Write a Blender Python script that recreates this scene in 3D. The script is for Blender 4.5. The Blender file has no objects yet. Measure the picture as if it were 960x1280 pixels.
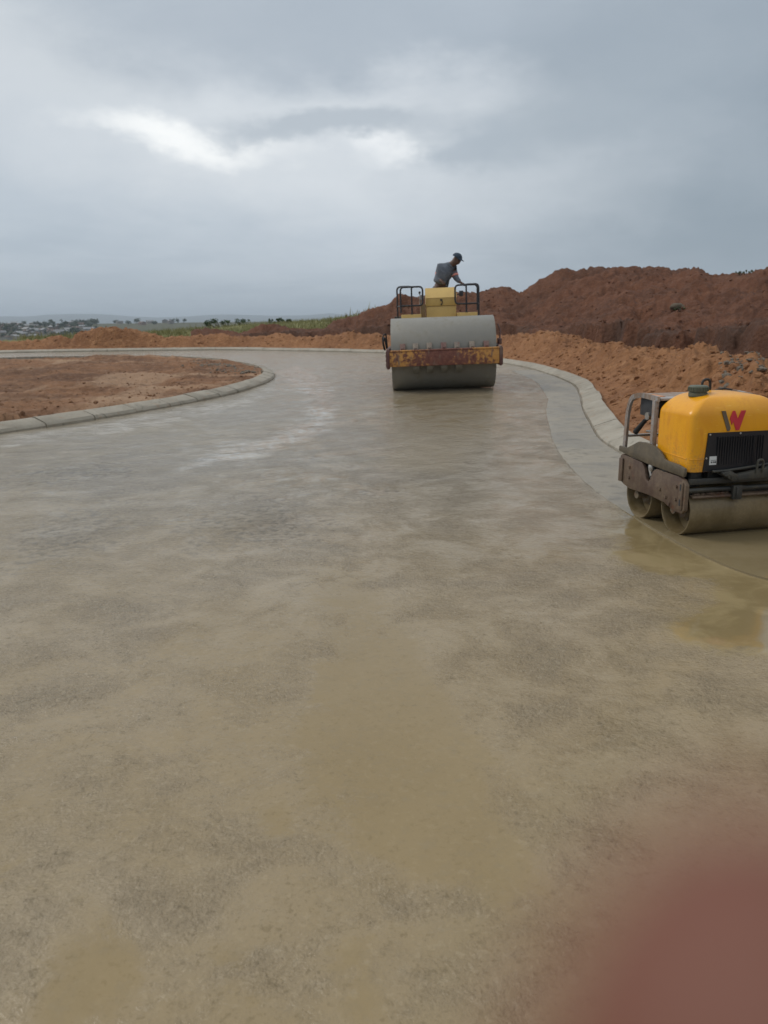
import bpy, bmesh, math, random
import numpy as np
from mathutils import Vector, Matrix, Euler
random.seed(7)
R = math.radians
PI = math.pi
scene = bpy.context.scene
COL = scene.collection

# ------------------------------------------------------------------ camera
F, CU, CV, H = 985.0, 480.0, 640.0, 1.5
PITCH, ROLL = R(13.9), R(0.7)
cam_d = bpy.data.cameras.new('camera')
cam = bpy.data.objects.new('camera', cam_d)
COL.objects.link(cam)
cam.matrix_world = Matrix.Translation((0, 0, H)) @ Matrix.Rotation(R(90) - PITCH, 4, 'X') @ Matrix.Rotation(-ROLL, 4, 'Z')
cam_d.sensor_fit = 'HORIZONTAL'
cam_d.sensor_width = 36.0
cam_d.lens = F / 960.0 * 36.0
cam_d.clip_start = 0.0005
cam_d.clip_end = 40000.0
cam_d.dof.use_dof = True
cam_d.dof.focus_distance = 4.6
cam_d.dof.aperture_fstop = 5.8
scene.camera = cam
CM = np.array(cam.matrix_world.to_3x3())


def ray(u, v):
    d = CM @ np.array([(u - CU) / F, -(v - CV) / F, -1.0])
    return d


def gp(u, v, z=0.0):
    d = ray(u, v)
    k = (z - H) / d[2]
    return (d[0] * k, d[1] * k)


def tan_el(u, v):
    d = ray(u, v)
    return d[2] / math.hypot(d[0], d[1])


def az_of(u, v=420):
    d = ray(u, v)
    return math.atan2(d[0], d[1])


# ------------------------------------------------------------------ numpy noise
def _hash(ix, iy, seed):
    h = (ix.astype(np.int64) * 374761393 + iy.astype(np.int64) * 668265263 + seed * 974711) & 0xFFFFFFFF
    h = ((h ^ (h >> 13)) * 1274126177) & 0xFFFFFFFF
    h = ((h ^ (h >> 16)) * 2246822519) & 0xFFFFFFFF
    return ((h ^ (h >> 15)) & 0xFFFF) / 65535.0


def vnoise(x, y, seed=0):
    ix, iy = np.floor(x), np.floor(y)
    fx, fy = x - ix, y - iy
    fx = fx * fx * fx * (fx * (fx * 6 - 15) + 10)
    fy = fy * fy * fy * (fy * (fy * 6 - 15) + 10)
    a = _hash(ix, iy, seed); b = _hash(ix + 1, iy, seed)
    c = _hash(ix, iy + 1, seed); d = _hash(ix + 1, iy + 1, seed)
    return (a + (b - a) * fx) * (1 - fy) + (c + (d - c) * fx) * fy


def fbm(x, y, octs=4, seed=0, gain=0.5):
    s = 0; a = 1; t = 0
    for o in range(octs):
        s = s + a * (vnoise(x, y, seed + o * 17) * 2 - 1)
        t += a; a *= gain
        x, y = x * 2.03 + 11.3, y * 2.03 - 7.7
    return s / t


def sstep(a, b, x):
    t = np.clip((x - a) / (b - a), 0, 1)
    return t * t * (3 - 2 * t)


# ------------------------------------------------------------------ node helper
class NB:
    def __init__(self, name=None, world=None):
        if world:
            self.t = world.node_tree
        else:
            self.m = bpy.data.materials.new(name)
            self.m.use_nodes = True
            self.t = self.m.node_tree
        self.t.nodes.clear()

    def n(self, typ, ins=None, **props):
        nd = self.t.nodes.new('ShaderNode' + typ)
        for k, v in props.items():
            setattr(nd, k, v)
        for k, v in (ins or {}).items():
            self.set(nd.inputs[k], v)
        return nd

    def set(self, sock, v):
        if isinstance(v, bpy.types.NodeSocket):
            self.t.links.new(v, sock)
        elif v is not None:
            if hasattr(sock.default_value, '__len__') and len(sock.default_value) == 4 and len(v) == 3:
                v = (*v, 1)
            sock.default_value = v

    def math(self, op, a, b=None, c=None, clamp=False):
        nd = self.n('Math', operation=op, use_clamp=clamp)
        for i, v in enumerate((a, b, c)):
            if v is not None:
                self.set(nd.inputs[i], v)
        return nd.outputs[0]

    def vmath(self, op, a, b=None, scale=None):
        nd = self.n('VectorMath', operation=op)
        self.set(nd.inputs[0], a)
        if b is not None: self.set(nd.inputs[1], b)
        if scale is not None: self.set(nd.inputs['Scale'], scale)
        return nd.outputs['Value'] if op in ('LENGTH', 'DOT_PRODUCT', 'DISTANCE') else nd.outputs[0]

    def mix(self, f, a, b, mode='MIX'):
        nd = self.n('Mix', data_type='RGBA', blend_type=mode)
        self.set(nd.inputs[0], f); self.set(nd.inputs[6], a); self.set(nd.inputs[7], b)
        return nd.outputs[2]

    def mr(self, v, a, b, c=0.0, d=1.0, smooth=True):
        nd = self.n('MapRange', interpolation_type='SMOOTHSTEP' if smooth else 'LINEAR')
        for i, q in enumerate((v, a, b, c, d)):
            self.set(nd.inputs[i], q)
        return nd.outputs[0]

    def obj(self):
        return self.n('TexCoord').outputs['Object']

    def noise(self, vec, scale, detail=4, rough=0.55, dist=0.0):
        return self.n('TexNoise', {'Vector': vec, 'Scale': scale, 'Detail': detail, 'Roughness': rough, 'Distortion': dist}).outputs['Fac']

    def mapping(self, vec, loc=(0, 0, 0), rot=(0, 0, 0), scale=(1, 1, 1)):
        return self.n('Mapping', {'Vector': vec, 'Location': loc, 'Rotation': rot, 'Scale': scale}).outputs[0]

    def attr(self, name):
        return self.n('Attribute', attribute_name=name).outputs['Fac']

    def bump(self, h, strength=0.5, dist=0.02, normal=None):
        nd = self.n('Bump', {'Height': h, 'Strength': strength, 'Distance': dist})
        if normal is not None: self.set(nd.inputs['Normal'], normal)
        return nd.outputs[0]

    def out(self, col, rough=0.6, normal=None, metal=0.0, spec=0.5, **kw):
        p = self.n('BsdfPrincipled', {'Base Color': col, 'Roughness': rough, 'Metallic': metal, 'Specular IOR Level': spec})
        if normal is not None: self.set(p.inputs['Normal'], normal)
        for k, v in kw.items(): self.set(p.inputs[k], v)
        o = self.n('OutputMaterial', {'Surface': p.outputs[0]})
        return self.m


def plain(name, col, rough=0.6, metal=0.0, var=0.25, scale=8.0, bump=0.0):
    b = NB(name)
    v = b.obj()
    nz = b.noise(v, scale, 5, 0.6)
    c = b.mix(nz, tuple(x * (1 - var) for x in col), tuple(min(1, x * (1 + var)) for x in col))
    rr = b.mr(nz, 0.3, 0.7, max(0.03, rough - 0.12), min(1, rough + 0.12))
    return b.out(c, rr, b.bump(b.noise(v, scale * 6, 3), bump, 0.003) if bump else None, metal)


MUD = (0.135, 0.10, 0.062)


def painted(name, col, rough=0.4, mud=MUD, mud_lo=0.55, mud_hi=0.75, z0=0.0, z1=1.0, zgain=0.0, streak=True, rust=None, rust_t=0.6):
    """worn paint with mud splashed on it; more mud towards the bottom when zgain > 0"""
    b = NB(name)
    v = b.obj()
    n1 = b.noise(v, 3.2, 6, 0.65, 0.4)
    n2 = b.noise(b.mapping(v, scale=(1, 1, 0.22)), 11, 5, 0.65)
    n3 = b.noise(v, 45, 3, 0.6)
    fine = b.math('ADD', b.math('MULTIPLY', n1, 0.5), b.math('MULTIPLY', n2, 0.35))
    fine = b.math('ADD', fine, b.math('MULTIPLY', n3, 0.15))
    if zgain:
        z = b.n('SeparateXYZ', {0: v}).outputs[2]
        fine = b.math('ADD', fine, b.mr(z, z0, z1, zgain, 0.0, False))
    mk = b.mr(fine, mud_lo, mud_hi)
    c = b.mix(b.mr(n1, 0.3, 0.7), tuple(x * 0.86 for x in col), col)
    if rust:
        nr = b.noise(b.mapping(v, loc=(3.1, 1.7, 0.3)), 6.5, 7, 0.72, 0.3)
        rk = b.mr(nr, rust_t, rust_t + 0.06)
        rc = b.mix(b.noise(v, 30, 4, 0.7), tuple(x * 0.55 for x in rust), tuple(x * 1.35 for x in rust))
        c = b.mix(rk, c, rc)
    mc = b.mix(n3, tuple(x * 0.75 for x in mud), tuple(x * 1.3 for x in mud))
    c = b.mix(mk, c, mc)
    rg = b.mr(mk, 0, 1, rough, 0.75, False)
    return b.out(c, rg, b.bump(b.math('ADD', b.math('MULTIPLY', mk, 0.6), b.math('MULTIPLY', n3, 0.4)), 0.35, 0.004))


# ------------------------------------------------------------------ mesh helpers
def link(name, me, mat=None, parent=None):
    o = bpy.data.objects.new(name, me)
    COL.objects.link(o)
    if mat is not None and not me.materials:
        me.materials.append(mat)
    if parent is not None:
        o.parent = parent
    return o


def tag(o, label=None, cat=None, group=None, kind=None):
    if label: o['label'] = label
    if cat: o['category'] = cat
    if group: o['group'] = group
    if kind: o['kind'] = kind
    return o


def empty(name, loc=(0, 0, 0), rot=(0, 0, 0)):
    o = bpy.data.objects.new(name, None)
    o.empty_display_size = 0.2
    COL.objects.link(o)
    o.location = loc
    o.rotation_euler = rot
    return o


class MB:
    def __init__(self):
        self.b = bmesh.new()

    def _add(self, verts, faces):
        vs = [self.b.verts.new(v) for v in verts]
        for f in faces:
            try:
                self.b.faces.new([vs[i] for i in f])
            except ValueError:
                pass
        return vs

    def box(self, x0, x1, y0, y1, z0, z1, bev=0.0, seg=2, M=None):
        t = bmesh.new()
        vs = [t.verts.new(p) for p in ((x0, y0, z0), (x1, y0, z0), (x1, y1, z0), (x0, y1, z0), (x0, y0, z1), (x1, y0, z1), (x1, y1, z1), (x0, y1, z1))]
        for f in ((3, 2, 1, 0), (4, 5, 6, 7), (0, 1, 5, 4), (1, 2, 6, 5), (2, 3, 7, 6), (3, 0, 4, 7)):
            t.faces.new([vs[i] for i in f])
        if bev:
            bmesh.ops.bevel(t, geom=t.edges[:], offset=bev, segments=seg, profile=0.5, affect='EDGES')
        self.merge(t, M)
        return self

    def merge(self, t, M=None):
        if M is not None: t.transform(M)
        me = bpy.data.meshes.new('tmp')
        t.to_mesh(me); t.free()
        self.b.from_mesh(me)
        bpy.data.meshes.remove(me)

    def prism(self, pts, a, b_, axis='X', bev=0.0, M=None):
        """extrude a polygon: axis X -> pts are (y,z); Y -> (x,z); Z -> (x,y)"""
        t = bmesh.new()
        def P(p, q):
            return {'X': (q, p[0], p[1]), 'Y': (p[0], q, p[1]), 'Z': (p[0], p[1], q)}[axis]
        lo = [t.verts.new(P(p, a)) for p in pts]
        hi = [t.verts.new(P(p, b_)) for p in pts]
        n = len(pts)
        t.faces.new(lo); t.faces.new(hi[::-1])
        for i in range(n):
            t.faces.new((lo[i], hi[i], hi[(i + 1) % n], lo[(i + 1) % n]))
        bmesh.ops.recalc_face_normals(t, faces=t.faces[:])
        if bev:
            bmesh.ops.bevel(t, geom=t.edges[:], offset=bev, segments=2, profile=0.5, affect='EDGES')
        self.merge(t, M)
        return self

    def tube(self, pts, r, seg=10, caps=True, closed=False):
        pts = [Vector(p) for p in pts]
        n = len(pts)
        rs = r if hasattr(r, '__len__') else [r] * n
        rings = []
        prev = None
        for i, p in enumerate(pts):
            if closed:
                d = pts[(i + 1) % n] - pts[i - 1]
            else:
                d = pts[min(i + 1, n - 1)] - pts[max(i - 1, 0)]
            d.normalize()
            if prev is None:
                a = Vector((0, 0, 1)) if abs(d.z) < 0.9 else Vector((1, 0, 0))
                u = d.cross(a).normalized()
            else:
                u = (prev - d * prev.dot(d)).normalized()
            prev = u
            w = d.cross(u)
            rings.append([self.b.verts.new(p + (u * math.cos(2 * PI * k / seg) + w * math.sin(2 * PI * k / seg)) * rs[i]) for k in range(seg)])
        m = n if closed else n - 1
        for i in range(m):
            A, B = rings[i], rings[(i + 1) % n]
            for k in range(seg):
                f = self.b.faces.new((A[k], A[(k + 1) % seg], B[(k + 1) % seg], B[k])); f.smooth = True
        if caps and not closed:
            self.b.faces.new(rings[0][::-1]); self.b.faces.new(rings[-1])
        return self

    def lathe(self, prof, seg=40, axis='X', c=(0, 0, 0), closed=False, smooth=True):
        """prof: list of (a, r) along axis"""
        rings = []
        for a, r in prof:
            ring = []
            for k in range(seg):
                t = 2 * PI * k / seg
                q = {'X': (a, r * math.cos(t), r * math.sin(t)), 'Y': (r * math.cos(t), a, r * math.sin(t)), 'Z': (r * math.cos(t), r * math.sin(t), a)}[axis]
                ring.append(self.b.verts.new((q[0] + c[0], q[1] + c[1], q[2] + c[2])))
            rings.append(ring)
        n = len(rings)
        for i in range(n if closed else n - 1):
            A, B = rings[i], rings[(i + 1) % n]
            for k in range(seg):
                f = self.b.faces.new((A[k], A[(k + 1) % seg], B[(k + 1) % seg], B[k])); f.smooth = smooth
        if not closed:
            if prof[0][1] > 1e-4: self.b.faces.new(rings[0][::-1])
            if prof[-1][1] > 1e-4: self.b.faces.new(rings[-1])
        return self

    def ico(self, c, r, sub=1, sc=(1, 1, 1), jit=0.0, rot=None):
        t = bmesh.new()
        bmesh.ops.create_icosphere(t, subdivisions=sub, radius=r)
        for v in t.verts:
            v.co *= 1 + random.uniform(-jit, jit)
            v.co = Vector((v.co.x * sc[0], v.co.y * sc[1], v.co.z * sc[2]))
        M = Matrix.Translation(c)
        if rot: M = M @ Euler(rot).to_matrix().to_4x4()
        self.merge(t, M)
        return self

    def build(self, name, mat, parent=None, smooth=None, recalc=True):
        if recalc:
            bmesh.ops.recalc_face_normals(self.b, faces=self.b.faces[:])
        me = bpy.data.meshes.new(name)
        self.b.to_mesh(me); self.b.free()
        if smooth is not None:
            me.shade_smooth()
            me.set_sharp_from_angle(angle=R(smooth))
        return link(name, me, mat, parent)


def fillet(pts, r, n=5):
    """round the inner corners of a polyline"""
    P = [Vector(p) for p in pts]
    out = [P[0]]
    for i in range(1, len(P) - 1):
        a, b, c = P[i - 1], P[i], P[i + 1]
        d1 = (a - b); d2 = (c - b)
        k = min(r, d1.length * 0.49, d2.length * 0.49)
        s, e = b + d1.normalized() * k, b + d2.normalized() * k
        for j in range(n + 1):
            t = j / n
            out.append((1 - t) ** 2 * s + 2 * t * (1 - t) * b + t * t * e)
    out.append(P[-1])
    return out


def grid_mesh(name, X, Y, Z, mask=None, attrs=None, wrap=False):
    """X, Y, Z: (rows, cols); mask: faces kept, (rows-1, cols-1 or cols)"""
    nr, nc = X.shape
    idx = np.arange(nr * nc).reshape(nr, nc)
    if wrap:
        nxt = np.roll(idx, -1, axis=1)
    else:
        nxt = idx[:, 1:]; idx = idx[:, :-1]
    # columns run clockwise in azimuth, rows outwards
    q = np.stack([idx[:-1], idx[1:], nxt[1:], nxt[:-1]], axis=-1)
    if mask is not None:
        q = q[mask]
    q = q.reshape(-1, 4)
    used, inv = np.unique(q, return_inverse=True)
    q = inv.reshape(-1, 4)
    co = np.stack([X.ravel()[used], Y.ravel()[used], Z.ravel()[used]], axis=1).astype(np.float32)
    p = co[q[:200]]
    nz = np.cross(p[:, 1] - p[:, 0], p[:, 2] - p[:, 0])[:, 2]
    if nz.sum() < 0:
        q = q[:, ::-1]
    me = bpy.data.meshes.new(name)
    me.vertices.add(len(co)); me.vertices.foreach_set('co', co.ravel())
    me.loops.add(q.size); me.loops.foreach_set('vertex_index', np.ascontiguousarray(q.ravel()).astype(np.int32))
    me.polygons.add(len(q)); me.polygons.foreach_set('loop_start', np.arange(0, q.size, 4, dtype=np.int32))
    me.update(calc_edges=True)
    me.shade_smooth()
    for k, a in (attrs or {}).items():
        at = me.attributes.new(k, 'FLOAT', 'POINT')
        at.data.foreach_set('value', a.ravel()[used].astype(np.float32))
    return me


def resample(pts, step, closed=False):
    """Catmull-Rom through pts, even spacing"""
    P = np.array(pts, float)
    n = len(P)
    out = []
    segs = n if closed else n - 1
    for i in range(segs):
        if closed:
            p0, p1, p2, p3 = P[i - 1], P[i], P[(i + 1) % n], P[(i + 2) % n]
        else:
            p0, p1, p2, p3 = P[max(i - 1, 0)], P[i], P[i + 1], P[min(i + 2, n - 1)]
        for t in np.linspace(0, 1, 24, endpoint=False):
            out.append(0.5 * ((2 * p1) + (-p0 + p2) * t + (2 * p0 - 5 * p1 + 4 * p2 - p3) * t * t + (-p0 + 3 * p1 - 3 * p2 + p3) * t ** 3))
    out.append(P[0] if closed else P[-1])
    out = np.array(out)
    L = np.concatenate([[0], np.cumsum(np.linalg.norm(np.diff(out, axis=0), axis=1))])
    k = max(2, int(L[-1] / step))
    s = np.linspace(0, L[-1], k + 1)
    return np.stack([np.interp(s, L, out[:, 0]), np.interp(s, L, out[:, 1])], axis=1)


def seg_dist(px, py, line):
    """distance to a polyline, and signed side (positive on the right of its direction)"""
    best = np.full(px.shape, 1e18); side = np.zeros(px.shape)
    for i in range(len(line) - 1):
        a, b = line[i], line[i + 1]
        dx, dy = b - a
        L2 = dx * dx + dy * dy
        t = np.clip(((px - a[0]) * dx + (py - a[1]) * dy) / L2, 0, 1)
        qx, qy = px - a[0] - t * dx, py - a[1] - t * dy
        d2 = qx * qx + qy * qy
        cr = -(dx * (py - a[1]) - dy * (px - a[0]))
        m = d2 < best - 1e-12
        best = np.where(m, d2, best); side = np.where(m, cr, side)
    return np.sqrt(best) * np.where(side >= 0, 1, -1)


def poly_sdf(px, py, poly):
    """positive inside"""
    P = np.array(poly, float)
    n = len(P)
    d = np.full(px.shape, 1e18); ins = np.zeros(px.shape, bool)
    for i in range(n):
        a, b = P[i], P[(i + 1) % n]
        e = b - a
        t = np.clip(((px - a[0]) * e[0] + (py - a[1]) * e[1]) / max(1e-9, e @ e), 0, 1)
        d = np.minimum(d, (px - a[0] - t * e[0]) ** 2 + (py - a[1] - t * e[1]) ** 2)
        c = (a[1] > py) != (b[1] > py)
        xx = a[0] + (py - a[1]) / (e[1] if abs(e[1]) > 1e-9 else 1e-9) * e[0]
        ins ^= c & (px < xx)
    return np.sqrt(d) * np.where(ins, 1, -1)


# ------------------------------------------------------------------ world and light
SUN_AZ, SUN_EL = R(-72), R(42)
w = bpy.data.worlds.new('World')
scene.world = w
w.use_nodes = True
b = NB(world=w)
d = b.vmath('NORMALIZE', b.n('TexCoord').outputs['Generated'])
sx = b.n('SeparateXYZ', {0: d})
X_, Y_, Z_ = sx.outputs
az = b.math('MULTIPLY', b.math('ARCTAN2', X_, Y_), 180 / PI)
el = b.math('MULTIPLY', b.math('ARCSINE', Z_), 180 / PI)
ae = b.n('CombineXYZ', {0: az, 1: el, 2: 0.0}).outputs[0]
# cloud sheet coordinates: direction projected on a flat layer
den = b.math('MAXIMUM', b.math('ADD', Z_, 0.10), 0.02)
cp = b.n('CombineXYZ', {0: b.math('DIVIDE', X_, den), 1: b.math('DIVIDE', Y_, den), 2: 0.0}).outputs[0]
n_big = b.noise(cp, 0.62, 5, 0.5, 0.3)
n_mid = b.noise(b.mapping(cp, loc=(4.2, 1.1, 0)), 1.9, 6, 0.55, 0.5)
n_ae = b.n('TexNoise', {'Vector': b.mapping(ae, scale=(1.0, 1.9, 1)), 'Scale': 0.11, 'Detail': 6, 'Roughness': 0.6})
dist = b.vmath('SCALE', b.vmath('SUBTRACT', n_ae.outputs['Color'], (0.5, 0.5, 0.5)), scale=14.0)
aed = b.vmath('ADD', ae, b.vmath('MULTIPLY', dist, (1.0, 0.45, 0.0)))


def pix_ae(u, v):
    q = ray(u, v); q = q / np.linalg.norm(q)
    return math.degrees(math.atan2(q[0], q[1])), math.degrees(math.asin(q[2]))


def blob(u, v, ru, rv, rot=0.0, soft=0.6):
    """soft elliptical mask on the sky, centred on a direction, radii in degrees"""
    a, e = pix_ae(u, v)
    m = b.n('Mapping', {'Vector': aed, 'Location': (a, e, 0), 'Rotation': (0, 0, R(rot)), 'Scale': (ru, rv, 1)}, vector_type='TEXTURE').outputs[0]
    return b.mr(b.vmath('LENGTH', m), 1.0 + soft, 1.0 - soft)


n_fin = b.noise(b.mapping(cp, loc=(1.2, 7.1, 0), scale=(1.0, 0.55, 1)), 3.4, 7, 0.6, 0.8)
col = b.mix(b.mr(n_big, 0.3, 0.7), (0.355, 0.400, 0.450), (0.520, 0.560, 0.600))
col = b.mix(b.math('MULTIPLY', b.mr(n_mid, 0.36, 0.68), 0.40), col, (0.64, 0.665, 0.685))
col = b.mix(b.math('MULTIPLY', b.mr(n_fin, 0.50, 0.70), 0.25), col, (0.40, 0.445, 0.49))


def over(m, k, c):
    global col
    col = b.mix(b.math('MULTIPLY', m, k), col, c)


over(blob(480, 285, 24, 4.8, -3, 0.9), 0.60, (0.64, 0.675, 0.715))     # paler band above the site
over(blob(20, 75, 13, 3.6, -16, 0.9), 0.8, (0.66, 0.68, 0.69))            # pale upper left
over(blob(400, 45, 12, 4.5, 0, 0.9), 0.6, (0.38, 0.425, 0.475))          # greyer roof of cloud
over(blob(30, 185, 8, 3.0, -8, 0.8), 0.7, (0.415, 0.465, 0.52))
over(blob(940, 250, 14, 11, 0, 0.9), 0.90, (0.255, 0.305, 0.350))       # darker mass on the right
over(blob(800, 130, 10, 6, 20, 0.9), 0.6, (0.345, 0.39, 0.435))
over(blob(30, 345, 20, 5, 0, 0.9), 0.5, (0.41, 0.475, 0.54))         # bluish low left
over(blob(330, 190, 20, 3.6, -3, 0.95), 0.75, (0.74, 0.755, 0.765))      # glow round the gaps
over(blob(450, 131, 10, 1.6, 5, 0.9), 0.60, (0.74, 0.755, 0.765))
over(blob(222, 167, 4.8, 0.9, -9, 0.9), 1.0, (1.0, 0.985, 0.95))    # brightest gap
over(blob(500, 178, 2.6, 0.9, 14, 0.95), 0.85, (0.97, 0.96, 0.94))
over(blob(640, 205, 5.0, 0.9, 10, 0.9), 0.5, (0.68, 0.70, 0.72))
over(blob(430, 153, 6.6, 1.25, 3, 0.45), 0.80, (0.440, 0.48, 0.52))      # dark tongue of cloud
over(blob(590, 178, 4.2, 1.5, 0, 0.6), 0.75, (0.425, 0.47, 0.515))
over(blob(720, 145, 8, 2.6, 15, 0.9), 0.6, (0.39, 0.435, 0.475))
col = b.mix(1.0, col, (1.05, 1.085, 1.12), 'MULTIPLY')
hz = b.mr(el, 4.5, 0.0)
col = b.mix(b.math('MULTIPLY', hz, 0.6), col, (0.40, 0.47, 0.535))
hi = b.mr(el, 19.0, 55.0)
col = b.mix(hi, col, (0.90, 0.93, 0.95))
lo = b.mr(el, -1.0, -8.0)
col = b.mix(lo, col, (0.12, 0.10, 0.08))
sky = b.n('TexSky', sky_type='NISHITA', sun_disc=False, sun_elevation=SUN_EL, sun_rotation=SUN_AZ, air_density=1.2, dust_density=2.0)
bg1 = b.n('Background', {'Color': sky.outputs[0], 'Strength': 0.08})
bg2 = b.n('Background', {'Color': col, 'Strength': 1.0})
mx = b.n('MixShader', {0: 0.94, 1: bg1.outputs[0], 2: bg2.outputs[0]})
b.n('OutputWorld', {'Surface': mx.outputs[0]})

sd = bpy.data.lights.new('sun', 'SUN')
sd.energy = 1.3
sd.angle = R(18)
sd.color = (1.0, 0.96, 0.9)
so = bpy.data.objects.new('sun', sd)
COL.objects.link(so)
D = Vector((math.sin(SUN_AZ) * math.cos(SUN_EL), math.cos(SUN_AZ) * math.cos(SUN_EL), math.sin(SUN_EL)))
so.rotation_euler = D.to_track_quat('Z', 'Y').to_euler()
so.location = (-5, 20, 30)

scene.view_settings.view_transform = 'Standard'
scene.view_settings.look = 'None'
scene.view_settings.exposure = 0.0
scene.view_settings.gamma = 1.0
scene.render.engine = 'CYCLES'
scene.cycles.use_denoising = True
scene.cycles.max_bounces = 6
scene.cycles.volume_bounces = 0

# ------------------------------------------------------------------ layout curves (world metres)
# outer kerb, road side, from behind the camera on the right to the far left
outer_pts = [(11, -9), (7.2, -2.5), (4.6, 2.2), (3.25, 5.0), (2.78, 7.0)]
outer_pts += [gp(*p) for p in ((762, 560), (741, 535), (729, 512), (724.5, 494), (714, 480.5), (679, 466.5), (637, 456))]
outer_pts += [(2.6, 30.2), (0.2, 34.2)] + [gp(*p) for p in ((300, 437.8), (180, 438.6), (80, 440), (0, 441.5))] + [(-30, 34), (-48, 27), (-70, 17)]
OUT = resample(outer_pts, 0.35)
# inner kerb, road side
isl_pts = [(-46, 23), (-28, 25.5)] + [gp(*p) for p in ((0, 451), (100, 449), (200, 448.6), (265, 451), (303, 455.5), (333, 462), (343.5, 470), (335, 478), (300, 490), (240, 504), (165, 517.5), (80, 531), (0, 543))]
isl_pts += [(-6.6, 8.2), (-9.2, 5.2), (-14, 2), (-24, -2), (-46, -8)]
ISL = resample(isl_pts, 0.35)

# ------------------------------------------------------------------ ground materials
def dirt_mat(name, c0, c1, c2, bump=0.9, top=None):
    b = NB(name)
    v = b.obj()
    n1 = b.noise(v, 0.45, 5, 0.6, 0.4)
    n2 = b.noise(v, 3.5, 6, 0.65, 0.2)
    n3 = b.noise(v, 18, 5, 0.7)
    vo = b.n('TexVoronoi', {'Vector': v, 'Scale': 9.0, 'Randomness': 1.0})
    c = b.mix(b.mr(n1, 0.36, 0.62), c0, c1)
    c = b.mix(b.mr(n2, 0.45, 0.75), c, c2)
    c = b.mix(b.math('MULTIPLY', b.mr(n3, 0.5, 0.75), 0.5), c, tuple(x * 0.55 for x in c0))
    cb = b.mix(0.35, (0.5, 0.5, 0.5), vo.outputs['Color'])
    hsv = b.n('HueSaturation', {'Color': cb, 'Saturation': 0.0, 'Value': 1.5}).outputs[0]
    c = b.mix(0.45, c, b.mix(1.0, c, hsv, 'MULTIPLY'))
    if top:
        c = b.mix(b.math('MULTIPLY', b.math('ADD', b.attr('shade_pale'), 0.0, clamp=True), 0.75), c, top)  # bank: painted scarp shade; island: pale streaks
    h = b.math('ADD', b.math('MULTIPLY', n2, 0.6), b.math('ADD', b.math('MULTIPLY', n3, 0.3), b.math('MULTIPLY', vo.outputs['Distance'], -0.35)))
    nm = b.bump(h, bump, 0.11)
    nm = b.bump(b.noise(v, 70, 4, 0.7), 0.5, 0.02, nm)
    return b.out(c, 0.92, nm, spec=0.25)


m_berm = dirt_mat('orange_earth', (0.215, 0.096, 0.042), (0.285, 0.135, 0.060), (0.36, 0.185, 0.088))
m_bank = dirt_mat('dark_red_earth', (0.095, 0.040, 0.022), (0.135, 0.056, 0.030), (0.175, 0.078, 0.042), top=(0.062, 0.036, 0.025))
m_isl = dirt_mat('island_earth', (0.135, 0.068, 0.037), (0.235, 0.118, 0.059), (0.28, 0.16, 0.09), bump=0.7, top=(0.37, 0.245, 0.155))
m_plain = dirt_mat('far_earth', (0.07, 0.075, 0.04), (0.10, 0.09, 0.05), (0.06, 0.075, 0.035))
m_hill = dirt_mat('hill_cover', (0.045, 0.06, 0.045), (0.06, 0.07, 0.05), (0.05, 0.06, 0.04))
m_field = dirt_mat('grass_ground', (0.150, 0.155, 0.055), (0.205, 0.195, 0.078), (0.235, 0.205, 0.095))

# ------------------------------------------------------------------ terrain heightfield
UV_BERM = [(-200, 428), (0, 427), (50, 425), (75, 418), (90, 419), (110, 411), (140, 409), (165, 413), (200, 420), (235, 419), (262, 415), (310, 420), (350, 417), (385, 419), (430, 414), (480, 420), (560, 416), (623, 419), (683, 417), (730, 425), (770, 431), (802, 439), (849, 446), (889, 449), (924, 455), (960, 460), (1300, 480)]
UV_TOP = [(-200, 430), (230, 421), (247, 412), (262, 411), (285, 413), (300, 417), (322, 408), (330, 405), (345, 406), (362, 410), (380, 412), (405, 412), (417, 402), (425, 399), (440, 397), (455, 390), (468, 385), (474, 382), (481, 381.5), (490, 377), (501, 371), (519, 373), (545, 372), (582, 366), (599, 367), (626, 361), (640, 364), (651, 368), (665, 361), (679, 352), (699, 342), (728, 344.5), (750, 337), (778, 338), (817, 338.6), (853, 340), (873, 337), (893, 346), (916, 344.5), (960, 339), (1100, 335), (1300, 345)]
UV_LIP = [(-200, 432), (235, 426), (300, 421), (420, 412), (480, 411), (540, 408), (620, 404), (700, 406), (760, 405), (775, 400), (800, 410), (900, 412), (960, 418), (1300, 425)]


UV_RIDGE = [(60, 413), (120, 409), (160, 407), (200, 404), (260, 400), (300, 397), (350, 393.5), (400, 390), (450, 385), (480, 382), (560, 378), (800, 370)]


def lut(tab):
    a = np.array([az_of(u, v) for u, v in tab]); t = np.array([tan_el(u, v) for u, v in tab])
    return lambda q: np.interp(q, a, t)


T_berm, T_top, T_lip, T_ridge = lut(UV_BERM), lut(UV_TOP), lut(UV_LIP), lut(UV_RIDGE)

azs = np.concatenate([np.linspace(-180, -34, 40, endpoint=False), np.linspace(-34, 34, 680, endpoint=False), np.linspace(34, 70, 70, endpoint=False), np.linspace(70, 180, 26, endpoint=False)])
azs = np.radians(azs)
rs = np.concatenate([[0.05, 0.6, 1.5, 2.5], np.geomspace(3.5, 60, 470, endpoint=False), np.geomspace(60, 140, 80, endpoint=False), np.geomspace(140, 11000, 100)])
AZ, RR = np.meshgrid(azs, rs)
GX, GY = RR * np.sin(AZ), RR * np.cos(AZ)
near = rs < 100
TT = np.full(GX.shape, 999.0)
TT[near] = seg_dist(GX[near], GY[near], OUT)
TT[~near] = 60.0
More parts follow.
